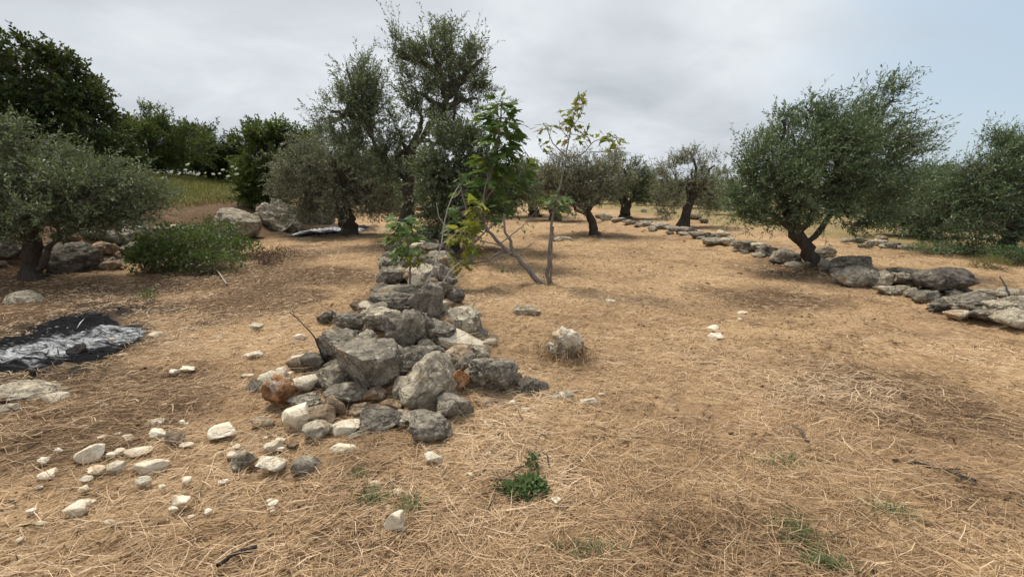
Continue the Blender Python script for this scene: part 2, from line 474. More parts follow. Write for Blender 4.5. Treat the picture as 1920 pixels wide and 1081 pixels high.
# ------------------------------------------------------------------ ground sheet
def sinh_axis(c, lo, hi, step, k, nmax):
    """coordinates dense round c and spreading out to lo..hi"""
    def side(span):
        out = [0.0]; s = step
        while out[-1] < span:
            out.append(out[-1] + s); s = step + out[-1] * k
        return np.array(out)
    r = c + side(hi - c); l = c - side(c - lo)[1:][::-1]
    return np.concatenate([l, r])
gx = sinh_axis(0.0, -420, 420, 0.035, 0.018, 0)
gy = sinh_axis(2.6, -60, 500, 0.03, 0.018, 0)
GX, GY = np.meshgrid(gx, gy)
GZ = height(GX, GY)
idx = np.arange(GX.size).reshape(GX.shape)
F = np.stack([idx[:-1, :-1], idx[:-1, 1:], idx[1:, 1:], idx[1:, :-1]], axis=-1).reshape(-1, 4)
ground_me = make_mesh('ground', np.stack([GX, GY, GZ], -1).reshape(-1, 3), F, 'dry_earth', True)
GROUND_ME = ground_me
ground = mobj('ground', ground_me)
ground['kind'] = 'structure'
TREE_BASES = [(*hit(u, v)[:2], R) for u, v, R in ((330, 530, 2.0), (200, 560, 1.7), (60, 590, 1.3), (420, 560, 1.4), (500, 520, 1.5), (640, 520, 1.2), (250, 720, .8), (60, 800, .9), (440, 512, 1.7), (230, 545, 1.3), (110, 550, 1.8), (540, 480, 1.5), (20, 560, 1.5), (560, 560, .9), (1660, 720, .9), (1450, 560, 1.2), (150, 800, .6))]     # (x, y, radius) of leaf litter, filled by the trees below
def paint_cover():
    x, y = GX.ravel(), GY.ravel()
    lit = np.zeros_like(x)
    for bx, by, br in TREE_BASES:
        d = np.hypot(x - bx, y - by) + 0.8 * fbm2(x * 0.9, y * 0.9, 3, 44)
        lit = np.maximum(lit, 1 - sstep(br * 0.25, br, d))
    s = bank_s(x, y)
    lit = np.maximum(lit, 0.9 * sstep(-1.4, 0.0, s) * (1 - sstep(2.0, 3.6, s)) * sstep(6, 8, y) * (1 - sstep(19, 22, y)))
    mound = (1 - sstep(0.5, 0.95, np.abs(x - wall_axis(y)))) * sstep(3.3, 4.0, y) * (1 - sstep(14, 16, y))
    lit = np.maximum(lit, 0.75 * mound)
    grass = sstep(2.6, 4.2, s + 0.6 * fbm2(x * 0.7, y * 0.7, 3, 15)) * sstep(8, 11, y)
    grass = np.maximum(grass, sstep(34, 55, y) * 0.35)
    grass = np.maximum(grass, 0.45 * sstep(9.8, 11.2, x + 0.25 * (y - 9)) * sstep(6.5, 8.5, y))
    char = np.zeros_like(x)
    for poly in (BURN, BURN2):
        near = np.hypot(x - poly[:, 0].mean(), y - poly[:, 1].mean()) < 8
        xn, yn = x[near], y[near]
        d = seg_dist(xn, yn, [tuple(p) for p in poly] + [tuple(poly[0])]); d = np.where(in_poly(xn, yn, poly), 0, d)
        char[near] = np.maximum(char[near], 1 - sstep(-.05, .75, d + .5 * fbm2(xn * 3, yn * 3, 4, 8)))
    c = np.stack([lit, grass, char, np.ones_like(x)], -1).astype(np.float32)
    at = GROUND_ME.color_attributes.new('cover', 'FLOAT_COLOR', 'POINT')
    at.data.foreach_set('color', c.ravel())

# ------------------------------------------------------------------ rocks
_ico = {}
def ico(sub):
    if sub not in _ico:
        bm = bmesh.new(); bmesh.ops.create_icosphere(bm, subdivisions=sub, radius=1.0)
        V = np.array([v.co[:] for v in bm.verts]); F = np.array([[v.index for v in f.verts] for f in bm.faces]); bm.free()
        _ico[sub] = (V, F)
    return _ico[sub]
def rock_mesh(seed, dims, mat, sub=3, cuts=11, rough=0.10, blocky=0.0, pits=0.0, hard=0.86):
    r = np.random.default_rng(seed)
    V, F = ico(sub); V = V.copy()
    if blocky:
        q = np.sign(V) * np.abs(V) ** (1 - blocky * 0.5); V = q / np.abs(q).max() * 1.0
    V = V + 0.22 * np.stack([fbm3(V * 0.9 + seed * 1.31 + 50 * i, 2, seed + i) for i in range(3)], -1)
    N = norm(r.normal(size=(cuts, 3)) * np.array([1, 1, 0.9])); dd = r.uniform(0.45, 0.86, cuts)
    for n_, d_ in zip(N, dd):
        o = V @ n_ - d_
        V = V - np.maximum(o, 0)[:, None] * n_ * hard
    ax = norm(r.normal(size=3) * np.array([.35, .35, 1.0])); lay = V @ ax * r.uniform(3.0, 5.5) + 0.7 * fbm3(V * 1.4 + seed, 2, seed + 2)
    st = np.abs((lay % 1.0) - 0.5) * 2
    nr = norm(V)
    f1 = fbm3(V * 2.4 + seed * 3.7, 4, seed + 9)
    f2 = 0.55 - np.abs(fbm3(V * 4.2 + seed * 1.7, 4, seed + 19)) * 2.2
    f3 = fbm3(V * 12.0 + seed * 1.7, 3, seed + 29)
    V = V + nr * (rough * (1.5 * f1 + 0.55 * f2 + 0.4 * f3 - 0.35 * sstep(.75, 1, st)))[:, None]
    if pits:
        p = fbm3(V * 3.3 + seed * 5.1, 3, seed + 3)
        V = V - nr * (pits * sstep(0.18, 0.45, p))[:, None]
    V = V - (V.max(0) + V.min(0)) / 2
    V = V / (V.max(0) - V.min(0)) * np.asarray(dims)
    return make_mesh('stone', V, F, mat, True)
SHARED = {}
def shared_rock(i, mat, sub=2):
    key = (i, mat, sub)
    if key not in SHARED:
        SHARED[key] = rock_mesh(900 + i * 7, (1, 1, 1), mat, 3, 9, 0.13, 0.2)
    return SHARED[key]
MT = {'g': 'limestone_grey', 'd': 'limestone_dark', 'p': 'limestone_pale', 'c': 'limestone_cream', 't': 'stone_tan', 'o': 'stone_orange'}
_seed = [100]
def px_stone(u, v, w, h, kind, parent=None, sink=0.15, sub=None, rough=0.11, pits=0.0, dep=0.9, rot=0.0, cuts=11, name='stone', tilt=0.0, blocky=0.15, lift=0.0, hard=None):
    """a stone whose visible outline centre falls near (u, v) and measures w x h photo pixels"""
    _seed[0] += 13
    sub = sub or (4 if w > 30 else 3)
    if w > 60 and sub == 4: sub = 5
    rough = rough * 1.35
    p = hit(u, v + 0.22 * h)
    d = depth_of(p); big = 1.1 if parent is not None else 1.0
    sw = big * w * d / FPX; sh = big * h * d / FPX
    dims = (sw, max(sw * 0.55, min(sw * dep, sh * 1.6)), sh * 0.95)
    if kind == 'c': cuts = max(cuts, 15); rough *= .55
    me = rock_mesh(_seed[0], dims, MT[kind], sub, cuts, rough, blocky, pits, hard or (.985 if kind == 'c' else .88))
    o = mobj(name, me)
    zc = height(p[0], p[1], False) + dims[2] * (0.5 - sink) + lift
    q = at_y(u, v, p[1])
    o.location = (q[0], p[1], max(zc, q[2] if parent is not None else zc))
    o.rotation_euler = (tilt, tilt * 0.5, rot)
    if parent:
        o.parent = parent
        o.location = (o.location[0] - parent.location[0], o.location[1] - parent.location[1], o.location[2] - parent.location[2])
    return o

# --- the rubble wall in the middle
wall = empty('dry_stone_wall', (wall_axis(7.0), 7.0, 0.0), 'collapsed grey dry stone wall running back from the centre foreground', 'stone wall')
KEY = [  # u, v, w, h, kind, options
 (613, 598, 34, 24, 'd', {}), (662, 610, 66, 40, 'd', dict(blocky=.5)), (640, 655, 86, 58, 'd', dict(sub=4)), (742, 572, 106, 40, 'g', dict(sub=4, rough=.13)),
 (800, 580, 62, 80, 'g', dict(sub=4, rot=.3)), (735, 604, 96, 40, 'p', dict(sub=4, rough=.14)), (765, 632, 92, 82, 'g', dict(sub=4, rough=.12, rot=.4)),
 (822, 630, 62, 46, 'g', dict(rough=.12)), (866, 606, 68, 46, 'p', dict(rot=.3)), (840, 588, 26, 16, 't', {}), (832, 612, 34, 30, 't', {}),
 (858, 641, 92, 34, 'c', dict(sub=4, rough=.05, cuts=14, tilt=.12)), (898, 664, 42, 30, 'p', {}), (862, 672, 52, 34, 't', {}), (815, 672, 40, 40, 'g', {}),
 (690, 695, 128, 82, 'g', dict(sub=4, rough=.05, cuts=14, rot=-.15)), (735, 682, 52, 52, 'g', dict(rough=.07)), (622, 716, 66, 46, 'p', dict(rough=.06)), (590, 682, 44, 32, 'd', {}), (635, 688, 50, 26, 'g', {}),
 (648, 744, 72, 42, 'g', dict(rough=.06)), (703, 742, 44, 26, 't', {}), (632, 764, 36, 40, 't', dict(rough=.05, cuts=14)), (780, 684, 62, 62, 'g', dict(sub=4, rough=.06)),
 (806, 722, 108, 100, 'p', dict(sub=4, rough=.06, cuts=15, rot=.35, tilt=.15)), (760, 735, 44, 44, 'g', {}), (862, 722, 40, 48, 'o', dict(rough=.14)), (915, 706, 92, 66, 'g', dict(sub=4, pits=.16, rough=.08, rot=-.5)),
 (872, 690, 40, 26, 't', {}), (526, 742, 58, 60, 'o', dict(sub=4, rough=.14, pits=.1)), (578, 754, 66, 22, 'g', dict(rough=.14)), (556, 788, 54, 44, 'c', dict(sub=4, cuts=15, rough=.04, blocky=.4)),
 (602, 782, 56, 38, 't', dict(cuts=15, rough=.05)), (598, 810, 54, 30, 'g', dict(cuts=14, blocky=.4)), (650, 805, 50, 28, 'c', dict(cuts=15, tilt=-.4, rot=.5, rough=.04)), (668, 822, 34, 18, 'g', {}),
 (714, 794, 74, 44, 'g', dict(sub=4)), (756, 792, 42, 34, 'g', {}), (790, 790, 48, 28, 't', {}), (808, 808, 76, 44, 'g', dict(sub=4, cuts=14)), (852, 770, 66, 48, 'g', dict(sub=4, cuts=13, rough=.05)),
 (492, 790, 40, 18, 'g', dict(sink=.4)), (676, 770, 44, 24, 't', {}), (735, 765, 40, 26, 't', {}), (905, 757, 56, 20, 't', dict(sink=.4)), (690, 640, 40, 30, 'g', {}), (705, 585, 46, 26, 'p', {}), (655, 632, 40, 22, 'g', {}), (800, 655, 34, 30, 'p', dict(rough=.05)),
 # the run behind
 (745, 548, 84, 22, 'p', dict(rough=.14)), (815, 545, 60, 30, 'g', {}), (848, 556, 44, 34, 'd', {}), (735, 522, 54, 30, 'g', {}), (790, 520, 62, 36, 'p', {}), (828, 520, 44, 40, 'g', {}),
 (742, 498, 50, 22, 'g', {}), (785, 496, 56, 24, 'g', {}), (822, 488, 44, 26, 'p', {}), (726, 488, 28, 26, 'd', {}), (775, 475, 44, 22, 'd', {}), (812, 468, 46, 20, 'g', {}), (838, 476, 30, 24, 'd', {}),
 (736, 468, 34, 22, 'd', {}), (790, 452, 40, 20, 'd', {}), (826, 450, 36, 18, 'g', {}), (806, 436, 30, 14, 'd', {}), (840, 436, 30, 16, 'd', {}),
]
for i, (u, v, w, h, k, kw) in enumerate(KEY):
    if k == 'd' and i % 3: k = 'g'
    elif k == 'g' and i % 4 == 1: k = 'p'
    px_stone(u, v, w, h, k, wall, **kw)
rng = np.random.default_rng(5)
for i in range(190):        # packing stones between the big ones
    y = 3.5 + 10.5 * rng.random() ** 1.5
    half = np.interp(y, [3.0, 4.2, 6, 9, 16], [1.25, 0.95, 0.66, 0.46, 0.4])
    x = wall_axis(y) + rng.uniform(-1, 1) * half
    s = rng.uniform(0.07, 0.24) * (1 if y < 6 else 1.35)
    k = rng.choice(list('gggdppttc'))
    o = mobj('stone', shared_rock(int(rng.integers(6)), MT[k]), wall)
    z = float(height(x, y, False))
    o.location = (x - wall.location[0], y - 7.0, z + s * 0.12)
    o.scale = (s * rng.uniform(0.9, 1.5), s * rng.uniform(0.8, 1.3), s * rng.uniform(0.55, 0.9))
    o.rotation_euler = (rng.normal() * 0.3, rng.normal() * 0.3, rng.uniform(0, 6.28))

# --- the low wall on the right
rwall = empty('low_stone_wall', (6.2, 8.3, 0.0), 'low row of big grey weathered stones curving past the right olive tree', 'stone wall')
RKEY = [
 (1905, 605, 60, 36, 'p', dict(blocky=.4)), (1822, 574, 84, 44, 'g', dict(sub=4, blocky=.3, rough=.12, sink=.2)), (1878, 584, 70, 34, 'p', dict(rough=.13)), (1850, 594, 50, 22, 'g', {}), (1800, 592, 40, 20, 'p', {}), (1905, 572, 60, 30, 'p', {}), (1870, 553, 90, 16, 'p', {}),
 (1900, 550, 50, 14, 'p', {}), (1780, 578, 70, 30, 'g', dict(rough=.14)), (1765, 540, 108, 46, 'd', dict(sub=4, rough=.07, rot=.1, lift=.08)), (1735, 560, 50, 24, 'g', {}), (1712, 553, 32, 22, 'p', {}),
 (1700, 528, 70, 28, 'p', dict(rough=.16)), (1672, 548, 62, 22, 'p', {}), (1690, 512, 54, 16, 'g', {}), (1650, 530, 50, 34, 'p', dict(rough=.13)), (1607, 526, 90, 42, 'g', dict(sub=4, rough=.06, cuts=13)),
 (1588, 497, 70, 30, 'g', dict(sub=4)), (1552, 500, 36, 24, 'g', {}), (1548, 478, 34, 24, 'g', {}), (1470, 484, 56, 28, 'g', dict(rough=.16)), (1440, 470, 44, 16, 'g', {}), (1425, 466, 34, 18, 'p', {}),
 (1395, 464, 44, 20, 'g', {}), (1366, 455, 30, 16, 'p', {}), (1340, 454, 46, 14, 'p', {}), (1355, 440, 26, 14, 'p', {}), (1310, 443, 40, 14, 'g', {}), (1285, 434, 40, 14, 'g', {}), (1262, 430, 30, 12, 'g', {}),
 (1238, 425, 34, 12, 'p', {}), (1205, 421, 34, 12, 'p', {}), (1180, 418, 26, 10, 'g', {}), (1160, 414, 28, 10, 'p', {}), (1138, 410, 26, 12, 'p', {}), (1126, 407, 20, 10, 'g', {}), (1222, 430, 16, 10, 'p', {}),
]
for (u, v, w, h, k, kw) in RKEY:
    px_stone(u, v, w, h, k, rwall, **kw)
for i in range(170):
    j = rng.integers(len(RW) - 1); t = rng.random()
    x = RW[j][0] * (1 - t) + RW[j + 1][0] * t + rng.normal() * 0.22
    y = RW[j][1] * (1 - t) + RW[j + 1][1] * t + rng.normal() * 0.22
    if y < 4.4: continue
    s = rng.uniform(0.07, 0.26)
    o = mobj('stone', shared_rock(int(rng.integers(6)), MT[rng.choice(list('ggdp'))]), rwall)
    o.location = (x - 6.2, y - 8.3, float(height(x, y, False)) + s * 0.1)
    o.scale = (s * 1.4, s, s * 0.7); o.rotation_euler = (rng.normal() * 0.25, rng.normal() * 0.25, rng.uniform(0, 6.28))

bank = empty('rubble_bank', (-7.6, 9.3, 0.2), 'bank of loose rubble and leaf litter behind the left olive trunk', 'rubble')
for (u, v, w, h, k, kw) in [(215, 448, 60, 26, 'g', {}), (262, 440, 56, 26, 'p', {}), (300, 436, 40, 18, 'g', {}), (240, 470, 40, 24, 'g', {}), (190, 470, 46, 24, 't', {}), (30, 412, 50, 16, 'p', {}), (120, 445, 50, 22, 't', {}), (170, 440, 40, 18, 'g', {}), (330, 430, 30, 14, 'p', {}), (15, 470, 50, 30, 'd', {}), (210, 500, 40, 18, 't', {}), (100, 470, 36, 20, 'd', {})]:
    px_stone(u, v, w, h, k, bank, **kw)
for i in range(120):
    y = rng.uniform(7.6, 11.5); x = np.interp(y, FOOT_Y, FOOT_X) - rng.uniform(-.3, 1.9); sz = rng.uniform(.05, .20)
    o = mobj('stone', shared_rock(int(rng.integers(6)), MT[rng.choice(list('ggdtt'))]), bank)
    o.location = (x + 7.6, y - 9.3, float(height(x, y, False)) + sz * .1 - .2); o.scale = (sz * 1.4, sz, sz * .7); o.rotation_euler = (rng.normal() * .3, rng.normal() * .3, rng.uniform(0, 6.28))
def small_pile(label, items, extra=0, spread=0.6):
    p0 = hit(items[0][0], items[0][1])
    e = empty('stone_pile', (p0[0], p0[1], 0), label, 'stone pile')
    for it in items: px_stone(*it[:5], e)
    return e
small_pile('low heap of flat grey stones behind the right olive tree, under the far right trees', [(1640, 456, 44, 12, 'p'), (1610, 452, 26, 12, 'g'), (1668, 462, 40, 12, 'g'), (1700, 465, 36, 10, 'g'), (1586, 452, 20, 8, 'p'), (1650, 448, 22, 10, 't'), (1625, 461, 30, 8, 'g')])
small_pile('far grey stone heap beyond the leaning trunk of the distant olive at right of centre', [(1300, 408, 26, 16, 'p'), (1318, 415, 18, 9, 'g'), (1288, 406, 14, 14, 'g'), (1207, 396, 12, 10, 'p'), (1240, 398, 10, 9, 'p')])

# --- stones that lie loose
def loose(name, label, u, v, w, h, kind, group=None, cat='stone', **kw):
    kw.setdefault('sink', 0.24)
    o = px_stone(u, v, w, h, kind, None, name=name, **kw)
    o.rotation_euler[2] += 0
    return tag(o, label, cat, group)
loose('boulder', 'rounded grey boulder at the foot of the left olive tree', 140, 490, 96, 72, 'd', cat='boulder', sub=4, rough=.09, dep=1.0)
loose('boulder', 'smooth pale grey boulder behind the green bramble bush', 438, 424, 100, 66, 'p', cat='boulder', sub=4, rough=.08, blocky=.3, cuts=9)
loose('boulder', 'tall rough pitted boulder to the right of the smooth pale one', 524, 412, 88, 80, 'p', cat='boulder', sub=5, rough=.2, pits=.1, dep=1.2)
loose('boulder', 'low dark boulder half hidden under the grey olive crown', 590, 412, 90, 34, 'g', cat='boulder', sub=4, rough=.18)
loose('rock_outcrop', 'flat grey rock slab showing at the left edge below the burnt patch', 42, 730, 178, 44, 'p', cat='rock', sub=4, rough=.12, sink=.45, dep=.6)
loose('rock_outcrop', 'small grey rock slab under the larger one at the left edge', 12, 766, 60, 22, 'p', cat='rock', sub=4, rough=.10, sink=.4)
loose('stone', 'flat tan stone on the ground below the left olive tree trunk', 46, 560, 62, 34, 'p', sub=4, rough=.05, sink=.3)
loose('stone', 'cream stone with a sharp ridge beside the grey slab at left', 98, 746, 48, 22, 'c', cuts=14)
loose('stone', 'long thin pale stone right of the sharp-ridged cream one', 180, 760, 60, 11, 'c', sink=.35)
loose('stone', 'rounded cream stone alone on bare ground left of the rubble wall', 474, 668, 38, 21, 'c', sub=4, rough=.05)
loose('stone', 'white flat stone of a touching pair in the open ground', 352, 692, 28, 11, 'c')
loose('stone', 'smaller rounded stone touching the white flat one in open ground', 328, 698, 16, 12, 'c')
loose('stone', 'slim cream stone left of the small wedge stone on open ground', 405, 633, 24, 11, 'c', rot=.4)
loose('stone', 'small cream wedge stone above the lone rounded one', 482, 612, 24, 14, 'c')
loose('stone', 'cream stone against the left side of the wall near the thin shoot', 561, 636, 28, 22, 'c')
loose('stone', 'pale stone at the right tip of the burnt patch', 292, 628, 26, 11, 'c')
loose('stone', 'cream stone with a shaded hollow face in the straw, alone left of the wall foot', 421, 810, 48, 28, 'c', sub=4, cuts=14, rough=.04)
loose('stone', 'uppermost cream stone of the left scatter in straw', 291, 791, 38, 14, 'c')
loose('stone', 'cream wedge stone touching the upright tan one in left scatter', 297, 813, 44, 22, 'c', cuts=14)
loose('stone', 'upright tan stone in the middle of the left scatter', 327, 824, 40, 38, 't', cuts=12)
loose('stone', 'broad pinkish tan stone at the left of the scatter', 170, 850, 48, 32, 'c', rough=.05)
loose('stone', 'flat cream stone at the centre of the left scatter', 262, 849, 50, 18, 'c')
loose('stone', 'lower left cream stone of a close pair in the scatter', 183, 881, 36, 18, 'c')
loose('stone', 'right cream stone of the close pair in the scatter', 216, 878, 32, 20, 'c')
loose('stone', 'long low cream stone below the scatter, half under straw', 284, 874, 58, 22, 'c', sink=.35)
loose('stone', 'grey and white mottled stone in front of the wall, left of the cream slab', 458, 863, 46, 38, 'p', sub=4, rough=.14)
loose('stone', 'cream slab between the mottled stone and the grey ridge stone', 509, 870, 54, 30, 'c', sub=4, cuts=14)
loose('stone', 'grey ridge stone with a pale left edge in front of the wall', 572, 872, 58, 38, 'g', sub=4, cuts=14, rough=.05)
loose('stone', 'rounded cream stone above the slab in front of the wall', 511, 835, 34, 19, 'c')
loose('stone', 'small narrow tan stone right of the rounded cream one', 548, 835, 28, 11, 't', rot=-.5)
loose('stone', 'cream topped wedge stone below the wall foot', 650, 845, 60, 28, 'c', sub=4, cuts=14, rough=.04, tilt=-.2)
loose('stone', 'round pale yellowish stone in the straw right of the wall foot', 812, 862, 38, 28, 'c')
loose('stone', 'upright cream stone standing in straw at bottom centre-left', 741, 982, 40, 50, 'c', sub=4, cuts=13, rough=.04, sink=.15)
loose('stone', 'flat grey stone on bare ground right of the wall, near the fig base', 988, 581, 54, 24, 'p', sink=.35)
loose('stone', 'flat pale stone behind the fig sapling stems', 1054, 449, 42, 13, 'p', sink=.3)
loose('stone', 'white stone in straw below the tufted rock', 1102, 752, 38, 15, 'c')
loose('stone', 'low pale rock in straw left of the white stone below the tufted rock', 1048, 742, 62, 16, 'p', sink=.35)
loose('stone', 'cream stone of a touching pair on the open ground right of centre', 1337, 617, 28, 18, 'c')
loose('stone', 'flat cream stone lying under its partner right of centre', 1342, 632, 34, 13, 'c')
loose('stone', 'tiny white stone right of the touching cream pair', 1386, 601, 11, 10, 'c')
loose('stone', 'flat white stone above the tiny one right of centre', 1391, 586, 22, 7, 'c')
loose('stone', 'flat pale stone in the golden ground between fig sapling and right wall', 1146, 566, 26, 9, 'c')
chips = [
 (90, 889, 28, 16, 'cream chip left of the scatter, below the broad pinkish tan stone'),
 (148, 958, 36, 24, 'larger chip of a tight group of three at lower left'),
 (158, 943, 24, 12, 'upper chip of the tight group of three at lower left'),
 (152, 982, 20, 10, 'lowest chip of the tight group of three at lower left'),
 (340, 937, 34, 16, 'cream chip below the long low stone of the scatter'),
 (615, 915, 18, 12, 'tiny cream chip below the grey ridge stone'),
 (586, 948, 26, 8, 'thin cream chip above the dark green grass tuft on its left'),
 (628, 951, 15, 12, 'tiny chip right of the thin one, left of the grass wisp'),
 (700, 909, 30, 17, 'white chip beside the small grass wisp'),
 (746, 925, 24, 12, 'white chip above the upright cream stone'),
 (664, 925, 18, 16, 'pale chip touching the small grass wisp'),
 (1043, 943, 20, 14, 'pale knob right below the bright green weed'),
 (1196, 918, 12, 10, 'tiny chip right of centre above the bottom edge'),
 (1256, 931, 14, 8, 'flat tiny chip right of the tiny one near bottom centre'),
 (1131, 1070, 12, 8, 'white fleck in the thin grass at the bottom centre'),
 (270, 903, 26, 12, 'chip just below the long low stone of the scatter'),
 (240, 822, 26, 12, 'chip between the uppermost stone and the broad tan stone'),
 (225, 848, 26, 12, "chip left of the flat cream stone at the scatter's centre"),
 (350, 836, 24, 8, 'thin chip right of the upright tan stone'),
 (165, 900, 20, 10, 'chip under the lower left stone of the close pair'),
 (232, 665, 20, 6, 'flat chip on bare ground right of the burnt patch'),
 (60, 960, 16, 12, 'tiny chip at the left edge near the bottom'),
 (78, 985, 20, 8, 'thin chip below the tiny one at the left edge'),
 (465, 705, 22, 7, 'thin chip below the lone rounded stone left of the wall'),
 (300, 792, 18, 8, 'chip touching the uppermost stone of the scatter'),
 (737, 893, 22, 8, 'flat chip left of the round pale yellowish stone'),
 (40, 1015, 14, 8, None),
 (545, 700, 14, 8, None),
 (205, 985, 20, 10, None),
 (420, 905, 16, 9, None),
 (390, 960, 14, 8, None),
 (985, 770, 16, 8, None),
 (960, 755, 12, 7, None),
 (1075, 770, 14, 7, None),
 (1130, 740, 14, 8, None),
 (640, 1000, 12, 7, None),
 (880, 890, 13, 7, None),
 (915, 850, 14, 8, None),
 (510, 955, 14, 8, None),
 (135, 798, 13, 6, None), (81, 865, 19, 11, None), (304, 824, 14, 6, None), (115, 798, 11, 7, None), (325, 956, 17, 7, None), (159, 916, 17, 10, None), (341, 794, 15, 8, None), (221, 815, 14, 6, None), (359, 969, 15, 7, None), (350, 903, 18, 11, None), (222, 868, 15, 7, None), (111, 843, 17, 7, None), (74, 915, 12, 6, None), (210, 852, 19, 8, None), (192, 820, 15, 7, None), (173, 943, 12, 6, None), (349, 797, 9, 6, None), (304, 913, 11, 6, None), (488, 881, 9, 6, None), (725, 953, 17, 10, None), (436, 856, 19, 11, None), (565, 951, 15, 9, None), (526, 842, 13, 6, None), (555, 954, 12, 6, None), (444, 839, 17, 8, None), (525, 829, 19, 10, None), (498, 823, 9, 6, None), (653, 836, 9, 6, None), (512, 959, 10, 6, None), (685, 874, 19, 10, None), (509, 874, 9, 6, None), (512, 943, 18, 9, None), (440, 851, 11, 6, None), (506, 941, 10, 6, None)]
for (u, v, w, h, l) in chips:
    where = 'among the left scatter of stones' if u < 400 else ('in the straw in front of the rubble wall' if u < 800 else 'in the straw right of the rubble wall')
    loose('stone', l or 'very small cream limestone chip ' + where, u, v, w * 1.1, h * 1.05, 'c', None if l else 'smallest limestone chips ' + where, sub=3, sink=.2)

# rock with a straw wig
tr_p = hit(1062, 672)
tuft = empty('tufted_rock', tr_p, 'knobbly white rock topped with dry straw, alone on open ground', 'rock')
dd = depth_of(tr_p) / FPX
for (du, dv, w, h, k) in [(4, -8, 58, 54, 'p'), (-2, -27, 52, 42, 'c'), (16, 2, 46, 44, 't'), (-18, 2, 42, 40, 'p'), (12, -20, 44, 36, 'c')]:
    me = rock_mesh(700 + int(du) * 3 + int(w), (w * dd, w * dd * .8, h * dd), MT[k], 4, 8, .3, 0, .2)
    o = mobj('stone', me, tuft); o.location = (du * dd, 0.02 * (du > 0), (16 - dv) * dd)

